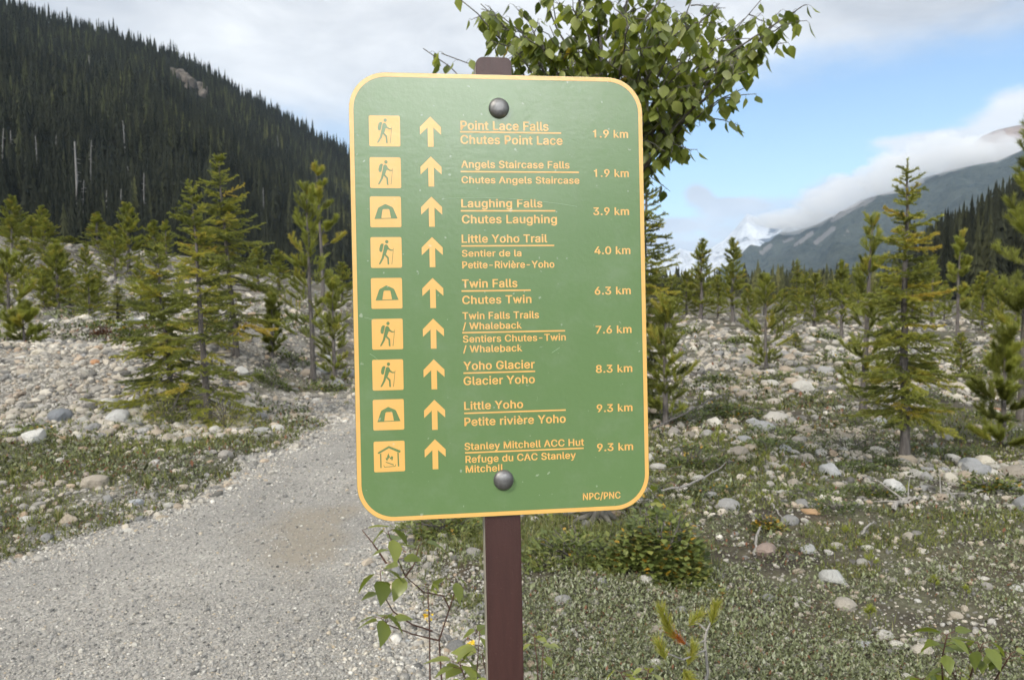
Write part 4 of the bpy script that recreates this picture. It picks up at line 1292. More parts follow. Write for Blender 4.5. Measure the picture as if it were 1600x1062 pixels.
# mid distance pines: four shared shapes, each placed, sized and turned on its own
TPL = []
for i, (kd, hw_, c0) in enumerate([('pine', .85, .10), ('pine', .65, .16), ('pine', 1.05, .05), ('spruce', .72, .08)]):
    tr, cr = conifer_mesh(60 + i, 4.0, hw_, kd, crown0=c0, spacing=.16 if kd == 'pine' else .15, per_m=210 if kd == 'pine' else 260, nlen=.058 if kd == 'pine' else .04, wid=.0042, yellow=.4, tuft=1.15)
    a, b_ = tr.mesh('trunk', True), cr.mesh('crown')
    a.materials.append(M['bark'])
    b_.materials.append(M['pine'])
    TPL.append((a, b_))
ROW = 'pines along the top of the left stony slope'
FARR = 'young pines beyond the right stone field'
for px, D, top, hwp, k, lab, g in [
    (24, 34, 332, 17, 3, 'narrow pine above the pale stone ridge, leftmost in the row below the forest', ROW),
    (56, 35, 336, 20, 0, 'dull green pine, second from the left in the row below the forest', ROW),
    (75, 26, 341, 28, 0, 'full bright pine reaching low on the slope, third from the left in the row', ROW),
    (112, 33, 368, 20, 2, 'short bushy pine in the gap of the row below the forest', ROW),
    (136, 24, 382, 20, 2, 'bright lime green young pine in the middle of the stony slope', ROW),
    (155, 33, 332, 22, 1, 'pointed yellowish pine in the row, right of the lime green young pine', ROW),
    (175, 31, 354, 22, 0, 'leaning pine between the pointed yellowish pine and the tall twin stemmed one', ROW),
    (203, 29, 318, 30, 0, 'tall wide pine with several grey stems, highest of the row', ROW),
    (243, 34, 345, 20, 1, 'olive pine in the row just left of the spruce clump', ROW),
    (262, 36, 344, 16, 1, 'thin pine with bare grey trunk beside the olive pine of the row', ROW),
    (141, 18, 428, 30, 2, 'wide low dark pine on the stony slope under the row', None),
    (184, 16, 442, 24, 3, 'small dark spruce on the slope left of the spruce clump', None),
    (100, 15.5, 512, 14, 2, 'tiny pine tuft just above the crest of the cobble bank', None),
    (437, 33, 390, 24, 1, 'yellow green pine behind the gap right of the spruce clump', None),
    (405, 36, 385, 24, 0, 'dim pine behind the tallest spruce', None),
    (535, 30, 410, 24, 0, 'dull pine behind the small dark pine at the left edge of the sign', None),
    (1095, 36, 376, 26, 1, 'tall dark stemmed pine, left one of the pair before the snowy peaks', FARR),
    (1072, 38, 425, 24, 0, 'shorter pine at the left foot of the pair in front of the snowy peaks', FARR),
    (1145, 35, 374, 27, 1, 'tall dark stemmed pine, right one of the pair before the snowy peaks', FARR),
    (1122, 40, 430, 20, 0, 'low pine between the pair in front of the snowy peaks', FARR),
    (1194, 44, 428, 25, 2, 'dull pine directly behind the bright green young pine', FARR),
    (1243, 46, 404, 15, 3, 'pale pointed conifer at the foot of the blue mountain', FARR),
    (1272, 30, 428, 27, 0, 'bushy olive pine in the middle of the right stone field', FARR),
    (1257, 38, 426, 16, 1, 'slim pine at the left shoulder of the bushy olive pine', FARR),
    (1295, 40, 440, 18, 2, 'low olive pine right of the bushy olive pine', FARR),
    (1316, 24, 408, 25, 1, 'open pine with one long side branch left of the tall slender spruce', FARR),
    (1455, 32, 400, 18, 1, 'thin pine right behind the tall slender spruce', FARR),
    (1535, 26, 425, 24, 0, 'yellowish young pine below the dark forest edge', FARR),
    (1560, 22, 440, 24, 2, 'low yellowish pine below the dark forest edge', FARR),
    (1475, 36, 440, 18, 2, 'low pale pine left of the straight trunked pine', FARR),
    (1520, 34, 445, 16, 0, 'low pale pine right of the straight trunked pine', FARR),
    (1586, 30, 430, 20, 0, 'dull pine in front of the forest edge, behind the right edge pine', FARR),
    (1340, 40, 446, 18, 0, 'low pine half hidden by the pine with upturned tufts', FARR),
    (1395, 42, 440, 20, 2, 'dim bush of a pine seen through the tall slender spruce', FARR),
    (1050, 30, 430, 24, 0, 'soft green pine close to the right edge of the sign, behind the young pine', FARR),
    (1168, 30, 446, 18, 2, 'low green pine right of the pair before the snowy peaks', FARR),
    (1225, 27, 452, 20, 2, 'low green pine between the bright young pine and the bushy olive pine', FARR),
    (1425, 30, 430, 22, 0, 'pine half covered by the trunk of the tall slender spruce', FARR),
    (1550, 40, 420, 20, 3, 'yellowish spruce before the dark forest edge', FARR),
    (1505, 12.5, 520, 26, 2, 'small pine on the stones right of the tall slender spruce', None),
    (1245, 18, 520, 18, 2, 'tiny pine right of the bright green young pine', None),
]:
    x, y, z = on_ground(px, D)
    h = z_at(top, D) - z
    hwp *= 1.15
    o = tree_obj('pine_tree' if k < 3 else 'spruce_tree', TPL[k], (x, y, z - .02), lab, 'tree', g, px * .7, (hwp / FPX * D / [.85, .65, 1.05, .72][k],) * 2 + (h / 4.0,))

_r = np.random.RandomState(31)
for i in range(16):
    px, D = _r.uniform(-20, 300), _r.uniform(19, 31)
    x, y, z = on_ground(px, D)
    h = _r.uniform(.7, 1.7)
    tree_obj('pine_tree', TPL[_r.choice([0, 2, 2])], (x, y, z - .02), 'small scattered pine growing out of the stones of the left slope', 'tree', 'small scattered pines on the left slope', _r.rand() * 6, (h / 4 * 1.5, h / 4 * 1.5, h / 4))
for i in range(7):
    px, D = _r.uniform(1030, 1600), _r.uniform(26, 48)
    x, y, z = on_ground(px, D)
    h = _r.uniform(.8, 2.2)
    tree_obj('pine_tree', TPL[_r.choice([0, 2, 2, 1])], (x, y, z - .02), 'small scattered pine at the far side of the right stone field', 'tree', 'small scattered pines beyond the right stone field', _r.rand() * 6, (h / 4 * 1.4, h / 4 * 1.4, h / 4))

# ------------------------------------------------------------------ the poplar behind the sign
M['bark_poplar'] = material('bark_poplar', m_bark((.055, .05, .042), (.16, .15, .13), 22))


def poplar():
    rng = np.random.RandomState(21)
    bx, by, bz = on_ground(938, 5.1)
    root = empty('poplar_tree', (bx, by, bz))
    tag(root, 'leafy poplar with drooping pointed leaves rising behind the sign', 'tree')
    tr, lf = Acc(), Acc()
    zs = np.linspace(-.1, 4.6, 16)
    tx = .02 * np.sin(zs * 1.3) - .0 * zs
    tr.tube(np.stack([tx, .03 * np.sin(zs), zs], 1), np.interp(zs, [0, .25, 2, 4.6], [.062, .042, .030, .008]), 9)
    for a in np.linspace(0, 6.28, 7)[:-1]:      # surface roots
        L = rng.uniform(.25, .5)
        q = np.array([[math.cos(a) * t * L, math.sin(a) * t * L, .10 * (1 - t) ** 2 - .02 * t + .012 * math.sin(t * 9 + a)] for t in np.linspace(.05, 1, 7)])
        tr.tube(q, np.linspace(.026, .006, 7), 6)
    for _ in range(16):                          # dead low twigs round the base
        a = rng.uniform(0, 6.28)
        p0 = np.array([0, 0, rng.uniform(.1, .5)])
        L = rng.uniform(.25, .65)
        q = [p0 + np.array([math.cos(a), math.sin(a), rng.uniform(-.35, .2)]) * L * t + np.array([0, 0, -.10 * t * t]) + rng.normal(0, .012, 3) for t in np.linspace(0, 1, 6)]
        tr.tube(q, np.linspace(.006, .002, 6), 4)
    B, T, N, L_, tt = [], [], [], [], []

    def leaves_along(pts, n, t0=.2, size=1.0):
        pts = np.asarray(pts)
        m = len(pts)
        for i in range(n):
            t = t0 + (1 - t0) * (i + rng.rand() * .8) / n
            pos = np.array([np.interp(t * (m - 1), np.arange(m), pts[:, c]) for c in range(3)])
            a = rng.rand() * 6.28
            pet = unit([math.cos(a), math.sin(a), rng.uniform(-.4, .6)]) * rng.uniform(.02, .05)
            tr.tube([pos, pos + pet * .6 + [0, 0, .004], pos + pet + [0, 0, -.008]], [.0012, .001, .001], 3, cap=False)
            d = unit(np.array([math.cos(a), math.sin(a), 0]) * rng.uniform(.15, .8) + [0, 0, -1.0 + rng.normal(0, .25)])
            nn = unit(np.cross(d, [math.sin(a), -math.cos(a), .2]) + rng.normal(0, .35, 3))
            nn = unit(nn - d * (nn @ d))
            B.append(pos + pet + [0, 0, -.008])
            T.append(d)
            N.append(nn)
            L_.append(rng.uniform(.060, .096) * size)
            v = np.clip(rng.normal(.42, .26), 0, .92)
            tt.append(.98 if rng.rand() < .012 else v)

    def limb(z0, end, r0, bow=.12, sub=6, nl=9, up=.0):
        p0 = np.array([np.interp(z0, zs, tx), .03 * math.sin(z0), z0])
        e = np.asarray(end) - np.array([bx, by, bz])
        pts = []
        k = rng.normal(0, .05, 3)
        for t in np.linspace(0, 1, 9):
            p = p0 + (e - p0) * t + np.array([0, 0, bow]) * math.sin(t * math.pi) + k * math.sin(t * 6.0) * .6
            pts.append(p + rng.normal(0, .010, 3))
        pts = np.array(pts)
        tr.tube(pts, np.linspace(r0, .0025, 9), 6)
        leaves_along(pts, nl, .35)
        for j in range(sub):
            t = rng.uniform(.3, .97)
            pos = np.array([np.interp(t * 8, np.arange(9), pts[:, c]) for c in range(3)])
            ax = unit(pts[-1] - pts[0])
            d = unit(ax * .6 + rng.normal(0, .6, 3) + [0, 0, .05])
            Ls = rng.uniform(.14, .36) * (1.15 - .5 * t)
            q = np.array([pos + d * Ls * s + np.array([0, 0, -.10 * s * s * Ls]) + rng.normal(0, .005, 3) for s in np.linspace(0, 1, 6)])
            tr.tube(q, np.linspace(.0045, .0016, 6), 4)
            leaves_along(q, rng.randint(6, 10), .12)

    def at(px, py, D):
        return ((px - 800) / FPX * D, D, z_at(py, D))
    for z0, (px, py, D), r0, sub, nl in [
        (2.3, (1238, 12, 4.5), .014, 7, 9), (2.0, (1183, 105, 4.4), .016, 9, 9), (1.95, (1160, 112, 4.2), .013, 6, 9), (1.9, (1158, 138, 4.4), .011, 6, 9), (1.85, (1108, 165, 4.6), .010, 5, 8), (1.85, (1050, 150, 4.7), .010, 4, 7), (1.8, (1020, 190, 4.9), .009, 2, 5), (1.85, (1098, 128, 4.5), .012, 5, 7),
        (1.85, (1022, 130, 4.8), .010, 3, 5), (2.2, (1060, 40, 4.1), .013, 9, 10), (2.1, (1120, 60, 5.0), .013, 9, 10), (2.2, (985, 30, 4.3), .012, 8, 9),
        (2.0, (860, 40, 4.4), .012, 9, 10), (1.9, (790, 62, 4.6), .012, 6, 8), (2.3, (705, -10, 4.7), .012, 4, 6), (2.2, (752, 5, 5.0), .012, 8, 8), (2.2, (780, 20, 4.3), .012, 8, 9), (2.1, (820, 60, 4.3), .011, 8, 9), (2.2, (890, 15, 4.2), .012, 9, 9), (2.2, (950, 25, 4.6), .012, 9, 9), (2.3, (1030, 10, 4.5), .012, 9, 9), (2.3, (1120, 5, 4.4), .012, 9, 9), (2.1, (1190, 60, 4.7), .012, 8, 9), (2.1, (1210, 35, 4.3), .012, 7, 9),
        (1.9, (835, 95, 4.9), .010, 6, 8), (1.8, (905, 100, 4.7), .010, 7, 9), (1.9, (1005, 70, 4.4), .011, 5, 8), (1.95, (1060, 80, 5.1), .011, 5, 7),
        (2.0, (1000, 75, 5.4), .010, 8, 9), (2.1, (1150, 30, 4.8), .012, 8, 9), (1.9, (1060, 100, 4.3), .011, 4, 7), (2.5, (930, -30, 4.5), .012, 8, 8),
        (2.5, (1080, -20, 4.8), .012, 9, 8), (2.5, (1180, -10, 5.2), .012, 8, 8), (2.6, (830, -30, 5.0), .012, 8, 8), (2.8, (1010, -90, 5.2), .012, 8, 8),
        (2.9, (1130, -120, 5.0), .012, 8, 8), (3.0, (860, -130, 4.8), .012, 8, 8), (3.3, (960, -240, 5.0), .012, 8, 8), (3.1, (1060, -200, 5.4), .012, 8, 8),
        (1.75, (664, 78, 4.5), .007, 1, 18), (1.75, (694, 84, 4.5), .007, 1, 16), (2.2, (770, 30, 4.7), .012, 8, 9), (2.0, (1110, 110, 4.7), .012, 9, 10), (2.0, (960, 60, 4.9), .012, 8, 10), (1.9, (900, 60, 5.3), .010, 8, 9),
        (1.9, (1035, 60, 4.7), .012, 8, 9), (2.0, (1090, 85, 4.3), .012, 8, 9), (1.9, (1125, 95, 4.8), .011, 4, 7), (2.1, (820, 25, 4.6), .011, 7, 8)]:
        limb(z0, at(px, py, D), r0, .12 if py > 0 else .05, max(1, int(sub * .88)), nl)
    # lower shoots low on the stem, right side near the ground
    for z0, (px, py, D) in [(.28, (1010, 788, 4.7)), (.35, (1045, 800, 4.9)), (.4, (880, 770, 4.9))]:
        limb(z0, at(px, py, D), .006, .08, 2, 5)
    V, Tt, Q, t3 = leaf_geo(np.array(B), np.array(T), np.array(N), np.array(L_), rng.uniform(.30, .40, len(B)), .35, .12, np.array(tt))
    lf.add(V, Tt, Q, t3)
    a, b_ = tr.mesh('trunk', True), lf.mesh('crown', True)
    link('trunk', a, M['bark_poplar'], root)
    link('crown', b_, M['poplar'], root)


poplar()


# ------------------------------------------------------------------ low plants
def clump_leaves(rng, n, cx, cy, rx, ry, h, L, shape=1.0, tint=(.5, .2), accent=0.0, wd=.42):
    """leaves filling a mound; returns leaf geometry in world space"""
    a = rng.rand(n) * 6.283
    rr = np.sqrt(rng.rand(n)) * (1 + .22 * np.sin(a * 3 + rng.rand() * 6) + .12 * np.sin(a * 7 + rng.rand() * 6)) * np.exp(rng.normal(0, .10, n))
    x = cx + rx * rr * np.cos(a)
    y = cy + ry * rr * np.sin(a)
    lump = .62 + .62 * wav(np.stack([x, y, 0 * x], -1), .17, rng.randint(20)) + rng.normal(0, .16, n)
    top = h * np.sqrt(np.clip(1 - rr ** 2, 0, 1)) * np.clip(lump, .25, 1.3)
    z = H(x, y) + .01 + top * rng.rand(n) ** .6
    el = rng.uniform(-.2, 1.1, n)
    a2 = a + rng.normal(0, 1.0, n)
    T = np.stack([np.cos(a2) * np.cos(el), np.sin(a2) * np.cos(el), np.sin(el)], -1)
    N = np.cross(T, np.stack([-np.sin(a2), np.cos(a2), 0 * a2], -1))
    N *= np.sign(N[:, 2:3] + 1e-6)
    t = np.clip(rng.normal(tint[0], tint[1], n), 0, .86)
    t = np.where(rng.rand(n) < accent, .99, t)
    return leaf_geo(np.stack([x, y, z], -1), T, N, L * rng.uniform(.6, 1.25, n), wd, .3, .15, t)


def shrub(name, seed, px, D, wpx, hpx, L, n, mat, label, cat='shrub', tint=(.5, .2), accent=0, wd=.42, depth=.8, stems=14):
    rng = np.random.RandomState(seed)
    x, y, z = on_ground(px, D)
    rx, h = wpx / 2 / FPX * D, hpx / FPX * D
    root = empty(name, (x, y, z))
    tag(root, label, cat)
    A = Acc()
    V, T, Q, t = clump_leaves(rng, n, x, y, rx, rx * depth, h, L, 1, tint, accent, wd)
    A.add(V - [x, y, z], T, Q, t)
    link('foliage', A.mesh('foliage', True), M[mat], root)
    B = Acc()
    for _ in range(stems):
        a = rng.rand() * 6.28
        r = rng.uniform(.2, .85)
        e = np.array([rx * r * math.cos(a), rx * depth * r * math.sin(a), h * math.sqrt(1 - r * r) * rng.uniform(.6, 1.0)])
        B.tube([[0, 0, -.02], e * .4 + rng.normal(0, .02, 3), e * .75 + rng.normal(0, .015, 3), e], [.006, .005, .0035, .002], 4)
    link('stems', B.mesh('stems'), M['bark'], root)
    return root


shrub('leafy_shrub', 31, 1035, 4.15, 165, 122, .038, 2900, 'shrub', 'green leafy shrub with a few yellow leaves at the lower right of the sign', tint=(.58, .22), accent=.08)
shrub('leafy_shrub', 32, 905, 4.35, 210, 50, .036, 1500, 'shrub', 'low tangle of grassy green leaves between the post and the leafy shrub', tint=(.55, .2), accent=.03, wd=.26)
shrub('leafy_shrub', 33, 690, 4.9, 150, 42, .03, 1300, 'shrub', 'low green plants under the lower left corner of the sign', tint=(.6, .2), accent=.03, wd=.3)
shrub('juniper_shrub', 34, 1330, 7.2, 150, 34, .03, 1500, 'shrub', 'dark grey green juniper mat left of the tall slender spruce', tint=(.3, .14), wd=.16)
shrub('juniper_shrub', 35, 422, 11.6, 62, 40, .05, 900, 'shrub', 'dark juniper bush right of the spruce clump', tint=(.38, .16), wd=.2)
shrub('juniper_shrub', 36, 1345, 8.4, 90, 22, .03, 700, 'shrub', 'flat dark juniper mat behind the other juniper mat', tint=(.3, .14), wd=.16)
shrub('leafy_shrub', 37, 200, 11.9, 52, 40, .05, 700, 'shrub', 'olive bush with reddish stems below the small dark spruce', tint=(.5, .2), accent=.1)
shrub('leafy_shrub', 38, 158, 13.2, 36, 26, .04, 420, 'red', 'reddish brown shrub on the slope above the cobble bank', tint=(.5, .25))
shrub('leafy_shrub', 39, 262, 8.6, 130, 58, .028, 1900, 'spruce', 'skirt of low dark spruce growth under the left spruce', tint=(.42, .2), wd=.16)
shrub('leafy_shrub', 40, 350, 8.5, 110, 62, .028, 1800, 'spruce', 'skirt of low yellow green spruce growth under the slender front spruce', tint=(.6, .2), wd=.16)
shrub('leafy_shrub', 41, 35, 7.9, 90, 14, .022, 900, 'shrub', 'dwarf willow with yellow tips at the foot of the blocky white boulder', tint=(.5, .2), accent=.08)
shrub('red_ground_plant', 42, 4, 7.5, 60, 9, .016, 600, 'red', 'red autumn ground plants at the left edge below the bank', 'plant', tint=(.5, .3))
shrub('leafy_shrub', 43, 45, 8.3, 60, 24, .03, 500, 'shrub', 'small bush with orange leaves in front of the cobble bank', tint=(.45, .2), accent=.12)
shrub('leafy_shrub', 44, 1085, 6.6, 110, 44, .03, 900, 'shrub', 'grey green low willow beside the right edge of the sign', tint=(.42, .18), accent=.03, wd=.3)
shrub('leafy_shrub', 45, 1560, 5.9, 90, 26, .03, 600, 'shrub', 'small green bush with orange leaves right of the tall slender spruce', tint=(.5, .2), accent=.1)
shrub('leafy_shrub', 46, 1205, 4.9, 50, 34, .024, 420, 'shrub', 'small shrub with yellow and orange leaves in the right turf', tint=(.65, .15), accent=.3)
for i, (px, D, wp, hp, tn, lab) in enumerate([
        (1215, 12.5, 90, 16, .5, 'flat green scrub on the stones below the bright green young pine'), (1120, 13, 60, 14, .45, 'flat scrub between the sign and the bright green young pine'),
        (1400, 24, 70, 18, .55, 'pale scrub among the far stones behind the tall slender spruce'), (1290, 21, 50, 18, .5, 'scrub under the bushy olive pine'), (1570, 17, 70, 24, .45, 'green scrub under the forest edge at the right'),
        (165, 15, 60, 14, .45, 'scrub on the slope above the reddish brown shrub'), (90, 21, 50, 14, .5, 'small scrub patch left of the wide low dark pine'), (330, 17, 70, 18, .45, 'scrub behind the trunks of the spruce clump'), (470, 19, 60, 16, .45, 'scrub behind the thin open pine'),
        (510, 12.0, 60, 20, .5, 'low willow below the small dark pine by the sign'), (455, 14, 70, 24, .42, 'grey green scrub behind the juniper bush'),
        (1080, 24, 60, 20, .55, 'low scrub at the foot of the pair of pines'), (1390, 16, 80, 30, .45, 'low scrub behind the tall slender spruce'),
        (1165, 20, 60, 16, .5, 'low scrub left of the bright green young pine'), (1300, 15, 70, 26, .5, 'olive scrub left of the pine with upturned tufts'),
        (1535, 13, 90, 34, .35, 'dark scrub on the stones near the right edge'), (110, 19, 70, 16, .45, 'scrub in the middle of the left stony slope'),
        (60, 24, 50, 18, .4, 'dark scrub under the third pine of the row'), (215, 22, 60, 18, .4, 'scrub left of the spruce clump under the tall wide pine'),
        (1450, 10.5, 80, 16, .4, 'flat grey green scrub behind the trunk of the tall slender spruce'), (1130, 9.6, 80, 14, .5, 'flat olive scrub on the stones right of the young pine')]):
    shrub('scrub_bush', 300 + i, px, D, wp, hp, .004 * D, 420, 'shrub', lab, 'shrub', (tn, .2), .03, .3)


_r = np.random.RandomState(66)
for i in range(18):
    D_ = _r.uniform(5.0, 9.5)
    shrub('mat_shrub', 500 + i, _r.uniform(1040, 1590), D_, _r.uniform(60, 130), _r.uniform(9, 20), .0042 * D_, 520, 'shrub',
          'low dark mat shrub spreading among the stones right of the sign', 'shrub', (_r.uniform(.15, .5), .17), _r.choice([0, .03, .08]), .28, stems=8)['group'] = 'low mat shrubs among the right stones'


def seedling(seed, px, py, hpx, label, big=False):
    """little pine: a short grey stem with needle brushes"""
    rng = np.random.RandomState(seed)
    x, y, z = ground_at(px, py)
    h = hpx / FPX * y
    root = empty('pine_seedling', (x, y, z))
    tag(root, label, 'seedling')
    A, B = Acc(), Acc()
    P0, P1 = [], []
    A.tube([[0, 0, -.02], [.006, 0, h * .4], [0, 0, h * .8]], [.005, .004, .002], 5)
    for i in range(9 if big else 6):
        a = i * 2.4 + rng.rand()
        s = rng.uniform(.2, .95)
        p = np.array([0, 0, h * s * .8])
        e = p + np.array([math.cos(a), math.sin(a), .9]) * h * .34 * (1.25 - s)
        A.tube([p, e], [.0022, .0015], 4)
        P0.append(p + (e - p) * .35)
        P1.append(e)
    P0.append([0, 0, h * .45])
    P1.append([0, 0, h])
    V, T, t = needles(np.array(P0), np.array(P1), np.full(len(P0), .62), h * .24, 60 / h * 1.4, .0012 + h * .003, rng, (.35, .9), 40)
    B.add(V, T, None, t)
    link('stem', A.mesh('stem'), M['bark'], root)
    link('needles', B.mesh('needles'), M['pine'], root)


for i, (px, py, hp, lab) in enumerate([
        (1122, 700, 34, 'pine seedling on the pale stones right of the sign, the one nearest the sign'), (1195, 727, 22, 'pine seedling in the middle of the right stone patch'),
        (1225, 748, 20, 'pine seedling right of the curved grey stick tip'), (1172, 752, 18, 'pine seedling at the tip of the curved grey stick'),
        (1190, 785, 16, 'tiny pine seedling below the tip of the curved grey stick'), (1102, 708, 16, 'tiny pine seedling left of the one nearest the sign'),
        (1320, 846, 22, 'pine seedling above the grey split rock'), (1360, 892, 30, 'pine seedling between the grey split rock and the cream stone'),
        (1458, 926, 26, 'pine seedling among the mat plants of the right foreground'), (1508, 935, 22, 'pine seedling below the flat whitish stone'),
        (1358, 985, 40, 'pine seedling above the long pale slab'), (1570, 690, 40, 'bright pine seedling at the right edge in the shade'),
        (1342, 862, 18, 'tiny pine seedling behind the rounded cream stone'), (1420, 772, 16, 'tiny pine seedling below the whitish broken boulder')]):
    seedling(400 + i, px, py, hp, lab)


# the nearer young pine with an orange dead tuft, bottom right of the post
def near_pine():
    rng = np.random.RandomState(77)
    D = 2.75
    x, y, z = on_ground(1098, D)
    root = empty('young_pine', (x, y, z))
    tag(root, 'little pine with bright needle brushes and one dead orange tuft at the bottom edge', 'seedling')

    def at(px, py, d=D):
        return np.array([(px - 800) / FPX * d, d, z_at(py, d)]) - np.array([x, y, z])
    A = Acc()
    stem = np.array([[0, 0, -.02], at(1115, 1050), at(1109, 1000), at(1112, 985), at(1118, 972)])
    A.tube(stem, [.007, .0055, .005, .004, .003], 6)
    br = [(at(1110, 1015), at(1075, 1030, 2.6), at(1050, 1020, 2.5)), (at(1109, 1000), at(1085, 1010, 2.7), at(1080, 1005, 2.65)), (at(1112, 985), at(1095, 970), at(1082, 975)),
          (at(1085, 1010, 2.7), at(1060, 985, 2.6), at(1042, 955, 2.6))]
    for q in br:
        A.tube(q, [.004, .003, .002], 5)
    link('stem', A.mesh('stem', True), M['deadwood'], root)
    P0 = [at(1119, 976), at(1082, 978), at(1052, 990, 2.6), at(1082, 1040, 2.65), at(1046, 1030, 2.5), at(1060, 1000, 2.6), at(1075, 1045, 2.55)]
    P1 = [at(1126, 945), at(1100, 960), at(1037, 948, 2.6), at(1092, 1010, 2.65), at(1036, 1005, 2.5), at(1050, 975, 2.6), at(1086, 1062, 2.5)]
    V, T, t = needles(np.array(P0), np.array(P1), np.full(len(P0), .80), .044, 3200, .0013, rng, (.35, .85), 120)
    B = Acc()
    B.add(V, T, None, t)
    link('needles', B.mesh('needles'), M['pine'], root)
    V, T, t = needles(np.array([at(1078, 1006, 2.62)]), np.array([at(1058, 990, 2.6)]), np.array([.5]), .038, 2200, .0012, rng, (.3, .9), 90)
    C_ = Acc()
    C_.add(V, T, None, t)
    o = link('dead_tuft', C_.mesh('dead_tuft'), M['deadneedle'], root)
    o['label'] = 'dead orange needle tuft'


near_pine()


def sprig(name, seed, label, base, stems, nleaf, L, cat='sapling', tint=(.6, .18), mat='poplar', smat='twig'):
    """sapling of bowed stems with pointed leaves clustered at the stem ends"""
    rng = np.random.RandomState(seed)
    x, y, z = base
    root = empty(name, base)
    tag(root, label, cat)
    A, Lf = Acc(), Acc()
    B, T, N, Ls, tt = [], [], [], [], []
    for pts, nl in zip(stems, nleaf):
        P = np.array(pts) - np.array(base)
        A.tube(P, np.linspace(.0036, .0014, len(P)), 6)
        m = len(P)
        ax = unit(P[-1] - P[-2])
        for i in range(nl):
            t = 1 - (i / max(nl, 1)) ** 1.3 * .35
            pos = np.array([np.interp(t * (m - 1), np.arange(m), P[:, c]) for c in range(3)])
            a = i * 2.4 + rng.rand() * .8
            rad = unit(np.array([math.cos(a), math.sin(a), 0]))
            d = unit(rad * .75 + ax * .15 + [0, 0, rng.uniform(-.85, .05)])
            pet = unit(rad + [0, 0, .3]) * rng.uniform(.015, .03)
            A.tube([pos, pos + pet], [.0012, .001], 4, cap=False)
            nn = unit(np.array([0, 0, 1.0]) + rad * .3 + rng.normal(0, .25, 3))
            nn = unit(nn - d * (nn @ d))
            B.append(pos + pet)
            T.append(d)
            N.append(nn)
            Ls.append(L * rng.uniform(.65, 1.15))
            tt.append(np.clip(rng.normal(*tint), 0, .9))
    V, Tt, Q, t3 = leaf_geo(np.array(B), np.array(T), np.array(N), np.array(Ls), rng.uniform(.27, .36, len(B)), .35, .2, np.array(tt))
    Lf.add(V, Tt, Q, t3)
    link('stem', A.mesh('stem', True), M[smat], root)
    link('leaves', Lf.mesh('leaves', True), M[mat], root)


def at3(px, py, D):
    return ((px - 800) / FPX * D, D, z_at(py, D))


b0 = on_ground(688, 2.9)
sprig('poplar_sapling', 51, 'bowed poplar sapling with glossy green leaves left of the post',
      b0, [[b0, at3(683, 1000, 2.85), at3(700, 950, 2.8), at3(690, 930, 2.75), at3(660, 925, 2.7), at3(630, 900, 2.6), at3(612, 860, 2.55), at3(603, 830, 2.5)],
           [at3(672, 985, 2.8), at3(640, 975, 2.75), at3(610, 955, 2.65), at3(592, 925, 2.6), at3(590, 892, 2.55)],
           [at3(683, 1000, 2.8), at3(640, 990, 2.7), at3(600, 975, 2.6), at3(590, 965, 2.55)],
           [at3(630, 900, 2.6), at3(645, 880, 2.6), at3(652, 852, 2.6)],
           [at3(600, 880, 2.6), at3(580, 850, 2.6), at3(562, 828, 2.6)],
           [at3(700, 950, 2.8), at3(712, 915, 2.85), at3(700, 905, 2.85)]], [8, 5, 7, 2, 1, 3], .088, tint=(.46, .16))
b0 = on_ground(668, 2.85)
sprig('flower_stalk', 52, 'reddish stalk with small yellow flowers left of the post', b0, [[b0, at3(668, 985, 2.8), at3(666, 935, 2.8), at3(666, 915, 2.8)]], [5], .040, 'plant', (.7, .1))
b0 = on_ground(742, 2.7)
sprig('poplar_sapling', 53, 'low leafy poplar sapling at the foot of the left side of the post',
      b0, [[b0, at3(742, 1075, 2.55), at3(745, 1030, 2.5), at3(748, 985, 2.5)], [b0, at3(725, 1060, 2.5), at3(715, 1035, 2.45)], [b0, at3(760, 1060, 2.6), at3(752, 1020, 2.55)],
           [b0, at3(735, 1090, 2.4), at3(728, 1070, 2.35)]], [7, 7, 6, 7], .085, tint=(.55, .16))
b0 = on_ground(845, 2.75)
sprig('poplar_sapling', 54, 'low pale leaved sapling at the foot of the right side of the post',
      b0, [[b0, at3(840, 1030, 2.6), at3(835, 990, 2.6)], [b0, at3(850, 1010, 2.7)]], [6, 4], .055, tint=(.8, .1))
b0 = on_ground(1500, 2.5)
sprig('poplar_sapling', 55, 'broad leaved poplar sapling in the bottom right corner',
      b0, [[b0, at3(1495, 1080, 2.2), at3(1490, 1030, 2.1), at3(1498, 990, 2.05)], [b0, at3(1530, 1080, 2.2), at3(1545, 1030, 2.1), at3(1555, 1005, 2.05)],
           [b0, at3(1560, 1090, 2.2), at3(1590, 1040, 2.15), at3(1602, 1020, 2.1)], [b0, at3(1470, 1090, 2.2), at3(1460, 1060, 2.15)], [b0, at3(1520, 1080, 2.2), at3(1510, 1050, 2.1)]],
      [9, 8, 7, 6, 7], .070, tint=(.38, .22))
b0 = on_ground(1010, 2.5)
sprig('poplar_sapling', 56, 'small sapling with yellowish leaves left of the little pine at the bottom edge',
      b0, [[b0, at3(1015, 1070, 2.3), at3(1020, 1045, 2.25)], [b0, at3(985, 1070, 2.35), at3(975, 1050, 2.3)]], [5, 4], .05, tint=(.8, .12))


